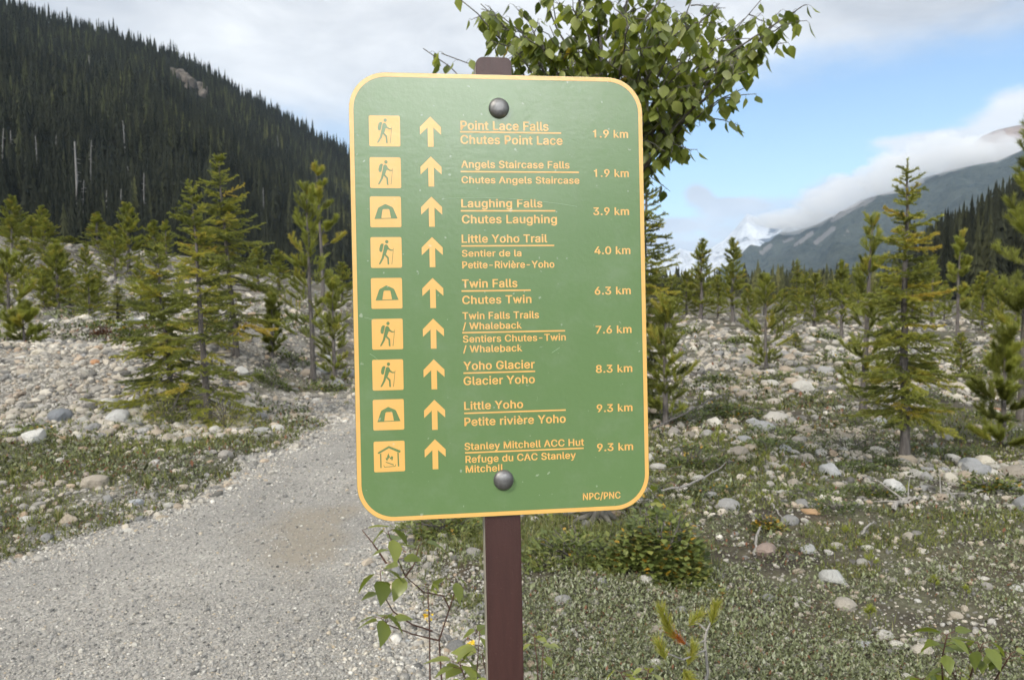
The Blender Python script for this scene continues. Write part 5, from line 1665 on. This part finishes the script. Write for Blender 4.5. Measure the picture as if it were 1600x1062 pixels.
def flowers():
    rng = np.random.RandomState(5)
    for i, (px, py, D, lab) in enumerate([(663, 962, 2.8, 'cluster of tiny yellow flowers on the reddish stalk left of the post'), (733, 1006, 2.6, 'cluster of tiny yellow flowers low beside the left of the post')]):
        p = np.array(at3(px, py, D))
        A = Acc()
        n = 26
        c = rng.normal(0, .008, (n, 3)) + p
        T = rng.normal(size=(n, 3))
        T /= np.linalg.norm(T, axis=1)[:, None]
        N = np.cross(T, rng.normal(size=(n, 3)))
        N /= np.linalg.norm(N, axis=1)[:, None]
        A.add(*leaf_geo(c, T, N, .010, .5, .2, .1, np.full(n, .5)))
        o = link('flower_cluster', A.mesh('flower_cluster'), M['flower'])
        tag(o, lab, 'flower')


M['flower'] = material('flower', plain((.75, .52, .03), .6))
flowers()


# ------------------------------------------------------------------ sticks and dead wood
def stick(px_pts, r, label, mat='deadwood', lift=.01, D=None, twigs=0, seed=1, name='fallen_stick', arch=0):
    rng = np.random.RandomState(seed)
    pts = []
    for i, (px, py) in enumerate(px_pts):
        x, y, z = ground_at(px, py)
        pts.append([x, y, z + lift + r * .6])
    pts = np.array(pts)
    t = np.linspace(0, len(pts) - 1, 14)
    P = np.stack([np.interp(t, np.arange(len(pts)), pts[:, c]) for c in range(3)], 1)
    for _ in range(2):
        P[1:-1] = (P[:-2] + 2 * P[1:-1] + P[2:]) / 4
    P[:, 2] += arch * np.sin(np.linspace(0, math.pi, 14))
    P += rng.normal(0, r * .5, P.shape)
    A = Acc()
    o0 = P[0].copy()
    A.tube(P - o0, np.linspace(r, r * .45, 14) * rng.uniform(.85, 1.15, 14), 7)
    for k in range(twigs):
        i = rng.randint(2, 12)
        d = unit(P[min(i + 1, 13)] - P[i] + rng.normal(0, .04, 3) + [0, 0, .02])
        L = rng.uniform(.1, .3)
        A.tube([P[i] - o0, P[i] - o0 + d * L * .5, P[i] - o0 + d * L + rng.normal(0, .02, 3)], [r * .45, r * .3, r * .15], 4)
    o = link(name, A.mesh(name, True), M[mat])
    o.location = o0
    tag(o, label, 'stick')


stick([(1010, 768), (1030, 775), (1065, 776), (1100, 760), (1125, 742), (1141, 722)], .010, 'long curved bleached stick lying right of the lower corner of the sign', arch=.05)
stick([(1178, 872), (1184, 845), (1192, 825)], .009, 'short pale stick in front of the brownish red rock', arch=.04)
stick([(1345, 842), (1356, 832), (1368, 820)], .008, 'short grey stick behind the rounded cream stone', arch=.03)
stick([(1238, 938), (1250, 945), (1272, 955)], .006, 'thin curved twig in the mat plants below the grey split rock')
stick([(1400, 785), (1440, 782), (1490, 776), (1540, 770)], .014, 'long grey branch lying below the right spruce', twigs=5, seed=3)
stick([(1205, 790), (1212, 800), (1222, 812)], .008, 'short bent stick right of the curved bleached stick')
stick([(1205, 560), (1213, 540), (1222, 522)], .016, 'grey dead pole leaning by the bright green young pine', arch=.25)
stick([(1020, 690), (1060, 682), (1110, 650), (1150, 625)], .012, 'dark dead branch with twigs right of the sign', 'bark', .12, twigs=8, seed=6, arch=.08)
stick([(1010, 705), (1060, 700), (1105, 698)], .008, 'thin straight grey stick under the dark dead branch')
stick([(640, 985), (662, 990), (690, 1000), (700, 1012)], .007, 'thin grey stick on the gravel left of the post', lift=.02, seed=8)
stick([(1395, 800), (1410, 792), (1432, 786)], .02, 'rotting grey log end below the whitish broken boulder', twigs=4, seed=9)
stick([(840, 800), (880, 815), (930, 812)], .008, 'grey dead branch under the sign beside the poplar stem', lift=.06, twigs=5, seed=12)
stick([(370, 935), (395, 922), (412, 918)], .006, 'thin dark twig lying on the gravel path', 'bark')

# ------------------------------------------------------------------ ground cover
def ground_cover():
    rng = np.random.RandomState(91)
    n = 470000
    az = rng.uniform(R(-46), R(46), n)
    D = 1 / rng.uniform(1 / 32, 1 / 2.7, n)
    x, y = D * np.tan(az), D
    pm = path_mask(x, y)
    P = np.stack([x, y, 0 * x], -1)
    g = .5 + .5 * wav(P, .9, 12) + .35 * wav(P, .28, 13)
    l, r = path_edges(y)
    bc = y + .12 * (x + 6)
    bank = (x < -2.7 - .35 * np.clip(bc - 8.4, 0, 3)) & (bc > 8.2) & (bc < 11.4)
    ok = (pm < -.02) & (rng.rand(n) < np.clip((g - .15) * 1.8, .05, 1) * np.clip(-pm / .35, 0, 1) ** .7) & ~(bank & (rng.rand(n) < .93))
    ok &= ~((x > 4.2) & (y > 6.7) & (y < 9.6) & (rng.rand(n) < .75))  # plants thinned to darken the ground in the right spruce's shade
    ok &= (y < 8) | (wav(P, 3.1, 21) + .5 * wav(P, 1.0, 22) > np.where(x < l, .05, -.15))
    apron = np.exp(-(((x + .45) / .34) ** 2) - (((y - 3.3) / .6) ** 2))
    ok &= rng.rand(n) > apron * 1.3
    soil = np.exp(-(((x + 3.0) / .45) ** 2) - (((y - 5.5) / .35) ** 2))
    ok &= rng.rand(n) > soil
    ok &= (y < 4.7) | (rng.rand(n) < np.clip(.55 + .5 * wav(P, 1.3, 23), .2, .95)) | (x < l)
    x, y, P = x[ok], y[ok], P[ok]
    n = len(x)
    a = rng.rand(n) * 6.28
    el = rng.uniform(.05, 1.15, n)
    T = np.stack([np.cos(a) * np.cos(el), np.sin(a) * np.cos(el), np.sin(el)], -1)
    S_ = np.stack([-np.sin(a), np.cos(a), 0 * a], -1)
    L = .0165 * np.exp(rng.normal(0, .3, n)) * np.clip(y / 4, .85, 4.5)
    B = np.stack([x, y, H(x, y) + rng.uniform(-.002, .022, n) * np.clip(y / 4, 1, 2)], -1)
    w = .24
    V = np.stack([B, B + T * L[:, None] * .5 + S_ * L[:, None] * w, B + T * L[:, None], B + T * L[:, None] * .5 - S_ * L[:, None] * w], 1).reshape(-1, 3)
    Q = np.arange(4 * n).reshape(-1, 4)
    zone = wav(P, 1.7, 15)
    t = np.clip(rng.normal(.5, .26, n) + .14 * zone + np.where(x < l[ok], -.12, .16 - .30 * sst(3.8, 5.5, y)), 0, .93)
    t = np.where(rng.rand(n) < .04 + .10 * ((zone < 0) & (y > 4.4)), .98, t)
    o = link('ground_cover', npmesh('ground_cover', V, [Q], np.repeat(t, 4)), M['mat'])
    tag(o, 'low grey green mat plants covering the stony soil', 'ground cover', None, 'stuff')
    # moss: short olive shoots in cushions, strongest on the turf left of the path
    m = 390000
    az = rng.uniform(R(-46), R(46), m)
    D = 1 / rng.uniform(1 / 16, 1 / 2.8, m)
    x, y = D * np.tan(az), D
    P = np.stack([x, y, 0 * x], -1)
    lt = (x < path_edges(y)[0]) & (y + .12 * (x + 6) < 8.6)
    pmc = path_mask(x, y)
    f = wav(P, 1.5, 18) + .7 * wav(P, .45, 19)
    ok = (pmc < -.08) & (f > np.where(lt, -.75, np.where(y > 4.5, -.15, .6))) & (lt | (y < 9) | (x > -1))
    ok &= rng.rand(m) > np.exp(-(((x + 3.0) / .45) ** 2) - (((y - 5.5) / .35) ** 2))
    x, y, f = x[ok], y[ok], f[ok]
    m = len(x)
    a = rng.rand(m) * 6.28
    el = rng.uniform(.3, 1.4, m)
    T = np.stack([np.cos(a) * np.cos(el), np.sin(a) * np.cos(el), np.sin(el)], -1)
    S_ = np.stack([-np.sin(a), np.cos(a), 0 * a], -1)
    L = .017 * np.exp(rng.normal(0, .35, m)) * np.clip(y / 4, .85, 2.4)
    B = np.stack([x, y, H(x, y) + rng.uniform(-.002, .018, m)], -1)
    V = np.stack([B - S_ * L[:, None] * .14, B + S_ * L[:, None] * .14, B + T * L[:, None]], 1).reshape(-1, 3)
    o = link('moss', npmesh('moss', V, [np.arange(3 * m).reshape(-1, 3)], np.repeat(np.clip(rng.normal(.5, .2, m), 0, 1), 3)), M['moss'])
    tag(o, 'olive moss and short herbs in cushions on the turf', 'moss', None, 'stuff')
    # grass blades in tufts
    m = 4200
    az = rng.uniform(R(-46), R(46), m)
    D = 1 / rng.uniform(1 / 13, 1 / 2.9, m)
    cx, cy = D * np.tan(az), D
    pmc = path_mask(cx, cy)
    gr = .5 + .5 * wav(np.stack([cx, cy, 0 * cx], -1), 1.3, 17)
    near_pop = np.exp(-(((cx - .25) / .8) ** 2) - (((cy - 4.6) / .5) ** 2))
    lt = (cx < path_edges(cy)[0]) & (cy < 8.3)
    ok = (pmc < -.12) & (rng.rand(m) < np.clip(.10 + 1.0 * near_pop + .7 * lt * (gr > .45), 0, 1))
    cx, cy, near_pop = cx[ok], cy[ok], near_pop[ok]
    k = 16
    X = np.repeat(cx, k) + rng.normal(0, .03, len(cx) * k)
    Y = np.repeat(cy, k) + rng.normal(0, .03, len(cx) * k)
    hh = np.repeat(.05 + .10 * near_pop, k) * rng.uniform(.5, 1.3, len(X))
    a = rng.rand(len(X)) * 6.28
    ln = rng.uniform(.1, .6, len(X))
    B = np.stack([X, Y, H(X, Y) - .004], -1)
    d1 = np.stack([np.cos(a) * ln * .5, np.sin(a) * ln * .5, 0 * a + 1], -1) * (hh * .55)[:, None]
    d2 = np.stack([np.cos(a) * ln * 1.5, np.sin(a) * ln * 1.5, 0 * a + .85], -1) * hh[:, None]
    S_ = np.stack([-np.sin(a), np.cos(a), 0 * a], -1) * .0016 * np.clip(Y / 3.5, 1, 3)[:, None]
    V = np.stack([B - S_, B + S_, B + d1 + S_ * .8, B + d1 - S_ * .8, B + d2], 1).reshape(-1, 3)
    o5 = (np.arange(len(X)) * 5)[:, None]
    Q = np.array([[0, 1, 2, 3]]) + o5
    T3 = np.array([[3, 2, 4]]) + o5
    o = link('grass', npmesh('grass', V, [Q, T3], np.repeat(np.clip(rng.normal(.5, .22, len(X)), 0, 1), 5)), M['grass'])
    tag(o, 'thin green and straw coloured grass in the turf', 'grass', None, 'stuff')


ground_cover()


def tuft(px, py, hpx, label, seed):
    rng = np.random.RandomState(seed)
    x, y, z = ground_at(px, py)
    h = hpx / FPX * y
    A = Acc()
    for i in range(38):
        a = rng.rand() * 6.28
        l = rng.uniform(.1, .9)
        d = np.array([math.cos(a), math.sin(a), 0])
        s = np.array([-math.sin(a), math.cos(a), 0]) * .0032
        p0 = d * .015 * rng.rand()
        p1 = p0 + (d * l * .35 + [0, 0, .6]) * h * rng.uniform(.6, 1)
        p2 = p1 + (d * l * .6 + [0, 0, .35 - .3 * l]) * h
        A.add([p0 - s, p0 + s, p1 + s * .8, p1 - s * .8, p2], [[3, 2, 4]], [[0, 1, 2, 3]], rng.uniform(.3, 1))
    o = link('grass_tuft', A.mesh('grass_tuft'), M['grass'])
    o.location = (x, y, z - .005)
    tag(o, label, 'grass')


tuft(92, 815, 34, 'yellow green grass tuft on the dark soil left of the path', 1)
tuft(232, 765, 30, 'green grass tuft left of the path near the wedge shaped stone', 2)
tuft(20, 745, 24, 'straw yellow grass tuft at the left edge', 3)

# ------------------------------------------------------------------ mountains
def hill(name, sky, r0, r1, zb, mat, nr=60, azstep=.25, rough=.012, kind='structure', bare=None, power=1.15, back=1.35):
    """a mountain side as terrain: skyline given as picture directions, foot at r0, crest at r1 (metres, per skyline point)"""
    A0 = np.array([math.degrees(azel(px, py)[0]) for px, py in sky])
    E0 = np.array([azel(px, py)[1] for px, py in sky])
    o_ = np.argsort(A0)
    A0, E0 = A0[o_], E0[o_]
    r0 = np.broadcast_to(np.asarray(r0, float), (len(sky),))[o_]
    r1 = np.broadcast_to(np.asarray(r1, float), (len(sky),))[o_]
    az = np.arange(A0[0], A0[-1] + .01, azstep)
    E = np.interp(az, A0, E0)
    q0, q1 = np.interp(az, A0, r0), np.interp(az, A0, r1)
    t = np.concatenate([np.linspace(0, 1, nr), [1.05, back]])
    T, Az = np.meshgrid(t, np.radians(az), indexing='ij')
    Rr = q0 + (q1 - q0) * T
    crest = 1.5 + q1 * np.tan(E) * np.cos(np.radians(az)) * 1.0
    crest = 1.5 + q1 * np.tan(E)
    Z = zb + (crest - zb) * np.where(T <= 1, np.abs(T) ** power, 1 - (T - 1) * 1.6)
    X, Y = Rr * np.sin(Az), Rr * np.cos(Az)
    P = np.stack([X, Y, 0 * X], -1)
    span = (q1 - q0).mean()
    amp = rough * span
    Z = Z + (amp * wav(P, span * .22, 3) + amp * .45 * wav(P, span * .07, 5) + amp * .2 * wav(P, span * .025, 6)) * np.sin(np.clip(T, 0, 1) * math.pi) ** .7
    n = len(az)
    i = np.arange(len(t) - 1)[:, None] * n
    j = np.arange(n - 1)[None]
    Q = np.stack([i + j, i + j + 1, i + n + j + 1, i + n + j], -1).reshape(-1, 4)
    V = np.stack([X, Y, Z], -1).reshape(-1, 3)
    br = np.zeros(len(V)) if bare is None else bare(T, np.degrees(Az), np.stack([X, Y, Z], -1)).ravel()
    me = npmesh(name, V, [Q], smooth=True, extra={'bare': br})
    o = link(name, me, M[mat])
    tag(o, kind=kind)
    return X, Y, Z, T, Az, az


def azd(px):
    return math.degrees(math.atan((px - 800) / FPX / math.cos(PITCH)))


LS = [(-1700, -650), (-900, -400), (-400, -160), (0, 8), (75, 36), (151, 55), (207, 70), (264, 86), (301, 106), (339, 126), (377, 150), (433, 178), (490, 211), (542, 240), (650, 305), (780, 380), (900, 430), (1000, 446), (1100, 452)]
lr0 = [150, 150, 160, 175, 180, 185, 190, 195, 200, 205, 210, 220, 235, 250, 330, 450, 600, 900, 1000]
lr1 = [700, 800, 850, 900, 920, 940, 950, 960, 980, 1000, 1020, 1060, 1100, 1150, 1350, 1600, 1800, 2000, 2100]
SL = hill('mountain_slope', LS, lr0, lr1, -2, 'slope', 70, .4, .02, bare=lambda T, A, P: .05 + 0 * T)


def cone_tpl(seed, layers, spikes):
    """ragged forest conifer of unit height and unit half width"""
    r = np.random.RandomState(seed)
    V, T = [], []
    for k in range(layers):
        s = k / layers
        z0 = .10 + .82 * s
        rad = (1 - s) ** .9 * .95 + .06
        zt = min(1.0, z0 + .9 / layers * 1.6 + .02)
        n = len(V)
        V.append([0, 0, zt])
        a0 = r.rand() * 6.28
        for i in range(spikes):
            a = a0 + i * 6.283 / spikes + r.normal(0, .15)
            q = rad * r.uniform(.65, 1.25)
            V.append([math.cos(a) * q, math.sin(a) * q, z0 + r.normal(0, .25) / layers])
            b = a + 3.14159 / spikes
            q2 = rad * r.uniform(.3, .5)
            V.append([math.cos(b) * q2, math.sin(b) * q2, z0 + .45 / layers])
        m = 2 * spikes
        for i in range(m):
            T.append([n, n + 1 + i, n + 1 + (i + 1) % m])
    n = len(V)
    V += [[.05, 0, -.08], [-.03, .05, -.08], [-.03, -.05, -.08], [0, 0, .9]]
    T += [[n, n + 1, n + 3], [n + 1, n + 2, n + 3], [n + 2, n, n + 3]]
    return np.array(V), np.array(T)


def forest(name, x, y, z, h, wd, tint, seed, label, layers=8, spikes=6):
    r = np.random.RandomState(seed)
    tp = [cone_tpl(seed * 10 + i, layers, spikes) for i in range(6)]
    which = r.randint(6, size=len(x))
    VV, TT, AA, n = [], [], [], 0
    for k, (V, T) in enumerate(tp):
        i = np.nonzero(which == k)[0]
        a = r.rand(len(i)) * 6.28
        c, s = np.cos(a)[:, None], np.sin(a)[:, None]
        X = (V[None, :, 0] * c - V[None, :, 1] * s) * wd[i][:, None] + x[i][:, None]
        Y = (V[None, :, 0] * s + V[None, :, 1] * c) * wd[i][:, None] + y[i][:, None]
        Z = V[None, :, 2] * h[i][:, None] + z[i][:, None]
        VV.append(np.stack([X, Y, Z], -1).reshape(-1, 3))
        TT.append((T[None] + (np.arange(len(i)) * len(V))[:, None, None] + n).reshape(-1, 3))
        AA.append(np.repeat(tint[i], len(V)))
        n += len(i) * len(V)
    o = link(name, npmesh(name, np.concatenate(VV), [np.concatenate(TT)], np.concatenate(AA)), M['forest'])
    tag(o, label, 'forest', None, 'stuff')


def hill_point(S_, a_deg, t):
    X, Y, Z, T, Az, az = S_
    fi = np.clip((a_deg - az[0]) / (az[1] - az[0]), 0, len(az) - 1.001)
    fj = np.clip(np.asarray(t) * (70 - 1), 0, 68.999)
    i0, j0 = fi.astype(int), fj.astype(int)
    u_, v_ = fi - i0, fj - j0

    def g(Mx):
        return (Mx[j0, i0] * (1 - u_) * (1 - v_) + Mx[j0, i0 + 1] * u_ * (1 - v_) + Mx[j0 + 1, i0] * (1 - u_) * v_ + Mx[j0 + 1, i0 + 1] * u_ * v_)
    return g(X), g(Y), g(Z)


rng = np.random.RandomState(303)
n = 29000
aa = rng.uniform(-43, 9, n)
t_ = rng.rand(n) ** .62          # more of the far, high part: even spacing over the slope's area
fx, fy, fz = hill_point(SL, aa, t_ * .995)
dist = np.hypot(fx, fy)
ca, ce = azel(296, 135)
cliff = np.exp(-((np.radians(aa) - ca - (np.degrees(0)) - .0) / .022) ** 2 - ((np.arctan2(fz, dist) - ce + (np.radians(aa) - ca) * .75) / .010) ** 2)
keep = (rng.rand(n) > cliff * 2.2)
keep &= rng.rand(n) < np.clip(1.25 - .25 * t_, .5, 1)
aa, t_, fx, fy, fz, dist = (v[keep] for v in (aa, t_, fx, fy, fz, dist))
patchy = wav(np.stack([fx, fy, 0 * fx], -1), 120, 4) + .6 * wav(np.stack([fx, fy, 0 * fx], -1), 45, 8)
young = sst(-18, -10, aa) * (t_ < .62) * sst(-.3, .5, patchy + .2)
fh = np.clip(rng.normal(11.5, 3.4, len(fx)), 4, 20) * (1 - .35 * young) * np.where(t_ > .8, 1.05, 1) * np.where(rng.rand(len(fx)) < .06, 1.35, 1)
ft = np.clip(rng.normal(.30, .18, len(fx)) + .15 * patchy + .38 * young, 0, 1)
forest('conifer_forest', fx, fy, fz, fh, fh * rng.uniform(.085, .14, len(fx)), ft, 5, 'dark conifer forest covering the steep mountain side on the left', 7, 6)

# the pale crag that shows through the forest near the skyline
def crag():
    r = np.random.RandomState(8)
    for i in range(26):
        u_ = i / 25
        px, py = 262 + 62 * u_ + r.normal(0, 2), 112 + 38 * u_ + r.normal(0, 3.0)
        a, e = azel(px, py)
        tt = np.linspace(.3, .99, 70)
        X, Y, Z = hill_point(SL, np.full(70, math.degrees(a)), tt)
        k = int(np.argmin(abs(np.arctan2(Z - 1.5, np.hypot(X, Y)) - e)))
        V, F = rock_shape(r, 2, True)
        s = r.uniform(4, 9) * (1.1 - .5 * abs(u_ - .4))
        o = link('rock_outcrop', npmesh('rock_outcrop', V * [s * .8, s, s * 1.25], [F]), M['crag'])
        o.location = (X[k], Y[k], Z[k] - s * .05)
        tag(o, 'pale brown crag showing through the forest near the left skyline', 'cliff', 'crags below the left skyline')


crag()

# bleached dead trunks standing in the forest
for px, yt, yb, lab in [(130, 252, 352, 'tallest bleached dead trunk standing in the left forest'), (147, 236, 290, 'slightly leaning dead trunk above right of the tallest one'), (137, 298, 350, 'short dead trunk right beside the tallest one'),
                        (230, 288, 337, 'white dead trunk with broken top above the tall wide pine'), (26, 224, 280, 'leaning dead trunk near the left edge of the forest'), (11, 222, 262, 'thin dead trunk at the left edge of the forest'),
                        (200, 202, 235, 'thin dead trunk high in the middle of the forest'), (194, 308, 332, 'thin slanting dead trunk left of the one with the broken top'), (65, 228, 262, 'faint dead trunk between the left edge and the tallest one'),
                        (93, 222, 246, 'small faint dead trunk high above the tallest one'), (172, 308, 322, 'stub of a dead trunk low in the forest'), (415, 300, 330, 'pale dead trunk in the yellow green young forest'),
                        (437, 218, 240, 'thin dead trunk under the skyline beside the sign'), (468, 316, 348, 'pale dead trunk left of the sign'), (143, 95, 115, 'thin dead trunk high under the skyline'), (207, 264, 286, 'short dead trunk in the middle of the forest')]:
    a, e = azel(px, yb)
    tt = np.linspace(.02, .95, 200)
    X, Y, Z = hill_point(SL, np.full(200, math.degrees(a)), tt)
    k = int(np.argmin(abs(np.arctan2(Z + 2 - 1.5, np.hypot(X, Y)) - e)))
    d = math.hypot(X[k], Y[k])
    h = (yb - yt) / FPX * d * 1.05 + 3
    r = np.random.RandomState(px)
    A = Acc()
    ln = r.normal(0, .035) * h
    A.tube([[0, 0, -1], [ln * .3, 0, h * .4], [ln * .6, 0, h * .75], [ln, 0, h]], np.array([.0016, .0013, .001, .0006]) * d * (1 if 'tallest b' in lab else .42), 6)
    for _ in range(7):
        z = h * r.uniform(.35, .92)
        q = r.rand() * 6.28
        A.tube([[ln * z / h, 0, z], [ln * z / h + math.cos(q) * h * .05, math.sin(q) * h * .05, z - h * .01]], [.0005 * d, .0003 * d], 3)
    o = link('dead_trunk', A.mesh('dead_trunk', True), M['snag'])
    o.location = (X[k], Y[k] - 2.5, Z[k])
    tag(o, lab, 'dead tree')

# right: dark forest edge on a rise, then the big blue mountain, the snowy massif and the brown peak
RS = [(1380, 452), (1440, 440), (1490, 412), (1540, 375), (1600, 350), (1700, 300), (2000, 230), (2600, 200)]
SR = hill('forest_rise', RS, [140] * 8, [260, 265, 270, 275, 280, 300, 320, 340], -1, 'slope', 70, .4, .02)
n = 900
aa = rng.uniform(azd(1400), azd(1900), n)
tt = rng.rand(n) ** .7
fx, fy, fz = hill_point(SR, aa, tt * .99)
ok = rng.rand(n) < sst(azd(1400), azd(1500), aa) + .08
fx, fy, fz = fx[ok], fy[ok], fz[ok]
fh = rng.uniform(10, 17, len(fx))
forest('forest_edge', fx, fy, fz, fh, fh * rng.uniform(.10, .16, len(fx)), np.clip(rng.normal(.4, .18, len(fx)), 0, 1), 6, 'dark conifer wood on the rise at the right edge', 9, 7)
# valley floor wood, low strip far up the valley
n = 3600
aa = np.radians(rng.uniform(azd(860), azd(1750), n))
dd = rng.uniform(180, 900, n)
fx, fy = dd * np.sin(aa), dd * np.cos(aa)
fh = rng.uniform(5, 10, n)
forest('valley_wood', fx, fy, np.full(n, -1.0), fh, fh * rng.uniform(.14, .22, n), np.clip(rng.normal(.72, .15, n), 0, 1), 7, 'pale green wood along the valley floor at the foot of the blue mountain', 7, 6)


def scars(*lines):
    """pale avalanche tracks and scree on a mountain side, each from one bearing and height to another"""
    def fn(T, A, P):
        az = np.radians(A)
        el = np.arctan2(P[..., 2] - 1.5, np.hypot(P[..., 0], P[..., 1]))
        s = 0
        for x0, y0, x1, y1, w in lines:
            a, b = np.array(azel(x0, y0)), np.array(azel(x1, y1))
            d = b - a
            L = np.hypot(*d)
            u = d / L
            q0, q1 = az - a[0], el - a[1]
            t = np.clip(q0 * u[0] + q1 * u[1], 0, L)
            s = s + np.exp(-((q0 - t * u[0]) ** 2 + (q1 - t * u[1]) ** 2) / (w / FPX) ** 2)
        return np.clip(s, 0, 1)
    return fn


def streaks(dens, thr):
    def fn(T, A, P):
        k = wav(np.stack([A * dens, 0 * A, T * 1.2], -1), 1.0, 6) + .5 * wav(np.stack([A * dens * 2.7, 0 * A, T * 2], -1), 1.0, 9)
        return np.clip((k - thr) * 1.2, 0, 1) * sst(.30, .6, T) * (1 - .3 * T)
    return fn


def rocky(T, A, P):
    n = wav(P, 900, 4) + .7 * wav(P, 330, 7) + .4 * wav(P, 130, 2)
    return np.clip(.30 + .55 * n, 0, 1) * sst(.2, .5, T)


hill('blue_mountain', [(1120, 446), (1165, 408), (1211, 377), (1264, 357), (1312, 331), (1346, 312), (1390, 300), (1433, 281), (1490, 264), (1557, 252), (1620, 225), (1750, 190), (2000, 150), (2400, 120)],
     [4200, 4000, 3600, 3300, 3000, 2900, 2800, 2700, 2600, 2600, 2600, 2600, 2600, 2600], [6200, 6000, 5600, 5300, 5100, 5000, 4900, 4900, 4800, 4800, 4700, 4700, 4700, 4700], -5, 'mount', 90, .12, .05, bare=scars((1243, 383, 1269, 364, 4), (1275, 379, 1302, 357, 4.5), (1320, 366, 1324, 362, 3), (1225, 378, 1240, 372, 3), (1301, 343, 1343, 319, 5), (1188, 396, 1204, 383, 4), (1352, 318, 1366, 308, 4)))
hill('near_ridge', [(1190, 452), (1300, 436), (1380, 402), (1452, 362), (1520, 326), (1600, 274), (1700, 235), (1900, 190), (2300, 150)], [1500, 1300, 1200, 1100, 1050, 1000, 1000, 1000, 1000], [2500, 2400, 2300, 2250, 2200, 2150, 2100, 2100, 2100], -4, 'mount', 80, .12, .03, bare=scars((1470, 385, 1600, 300, 4), (1600, 300, 1680, 262, 6), (1400, 420, 1440, 400, 2.5)))
hill('snowy_peaks', [(820, 420), (900, 400), (980, 398), (1020, 402), (1046, 398), (1062, 388), (1075, 392), (1092, 396), (1110, 388), (1130, 376), (1148, 358), (1168, 334), (1180, 338), (1200, 354), (1225, 344), (1250, 350), (1300, 345), (1400, 350)],
     8500, 12500, -5, 'snow', 90, .12, .055, bare=rocky, power=1.3)
hill('brown_peak', [(1440, 300), (1500, 240), (1535, 213), (1558, 203), (1590, 196), (1640, 190), (1750, 220)], 5500, 7600, -5, 'brownpeak', 40, .12, .03)
# forested hillsides behind the camera, closing the valley (seen mirrored in the sign)
BK = []
for k in range(60):
    a = R(100 + 160 * k / 59)
    BK.append((a, 190 + 60 * math.sin(k * .9), R(5.5 + 5.5 * abs(math.sin(k * .23 + .5)) + 1.0 * math.sin(k * 1.7))))
V, bar = [], []
for a, r, e in BK:
    for t in np.linspace(0, 1, 12):
        rr = r + 420 * t
        V.append([rr * math.sin(a), rr * math.cos(a), -2 + (math.tan(e) * (r + 420)) * t ** 1.1])
Q = [[i * 12 + j, i * 12 + j + 1, (i + 1) * 12 + j + 1, (i + 1) * 12 + j] for i in range(59) for j in range(11)]
tag(link('valley_side', npmesh('valley_side', V, [np.array(Q)], smooth=True, extra={'bare': np.zeros(len(V))}), M['slope']), kind='structure')
V = np.array(V).reshape(60, 12, 3)
n = 2600
i0, u_ = rng.randint(0, 59, n), rng.rand(n)
j0, v_ = rng.randint(0, 11, n), rng.rand(n)
pp = V[i0, j0] * ((1 - u_) * (1 - v_))[:, None] + V[i0 + 1, j0] * (u_ * (1 - v_))[:, None] + V[i0, j0 + 1] * ((1 - u_) * v_)[:, None] + V[i0 + 1, j0 + 1] * (u_ * v_)[:, None]
fh = rng.uniform(10, 18, n)
forest('valley_side_forest', pp[:, 0], pp[:, 1], pp[:, 2], fh, fh * .16, np.clip(rng.normal(.35, .15, n), 0, 1), 9, 'conifer forest on the valley side behind the viewer', 5, 5)


# ------------------------------------------------------------------ cloud bank lying against the big mountain
def m_cloud(t, b, o):
    t.nt.nodes.remove(b)
    v = t.n('ShaderNodeVolumePrincipled')
    v.inputs['Color'].default_value = (1, 1, 1, 1)
    v.inputs['Density'].default_value = .007
    v.inputs['Anisotropy'].default_value = .25
    t.nt.links.new(v.outputs[0], o.inputs['Volume'])


M['cloud'] = material('cloud', m_cloud)
CV, CF = ico(5)
CV = CV / np.linalg.norm(CV, axis=1)[:, None]


def cloud(px, py, wpx, hpx, D, seed, label):
    x, z = (px - 800) / FPX * D, z_at(py, D)
    r = 1 + .30 * wav(CV, .8, seed) + .22 * wav(CV, .35, seed + 2) + .10 * wav(CV, .16, seed + 4)
    P = CV * r[:, None] * np.array([wpx / FPX * D, min(wpx, 40) / FPX * D, hpx / FPX * D])
    P[:, 2] = np.where(P[:, 2] < 0, P[:, 2] * .55, P[:, 2])
    o = link('cloud', npmesh('cloud', P, [CF], smooth=True), M['cloud'])
    o.location = (x, D, z)
    tag(o, label, 'cloud', None)


for i, q in enumerate([(1545, 250, 66, 36, 4100, 'white cloud under the brown peak at the right edge'), (1470, 252, 66, 46, 4150, 'highest white cloud resting on the crest of the blue mountain'),
                       (1392, 284, 66, 44, 4300, 'cloud on the upper left crest of the blue mountain'), (1312, 318, 70, 40, 4500, 'cloud at mid height on the falling ridge of the blue mountain'),
                       (1252, 350, 62, 30, 4800, 'low cloud in front of the snowy peaks')]):
    cloud(*q[:5], 3 + i * 4, q[5])

# ------------------------------------------------------------------ the air of the valley
def m_haze(t, b, o):
    t.nt.nodes.remove(b)
    v = t.n('ShaderNodeVolumePrincipled')
    v.inputs['Color'].default_value = (.60, .77, 1, 1)
    v.inputs['Density'].default_value = 4.6e-5
    t.nt.links.new(v.outputs[0], o.inputs['Volume'])


M['haze'] = material('haze', m_haze)
bm = bmesh.new()
bmesh.ops.create_cube(bm, size=1)
me = bpy.data.meshes.new('haze')
bm.to_mesh(me)
bm.free()
hz = link('haze', me, M['haze'])
hz.scale = (44000, 44000, 2600)
hz.location = (0, 0, 1300 - 400)
tag(hz, kind='stuff')
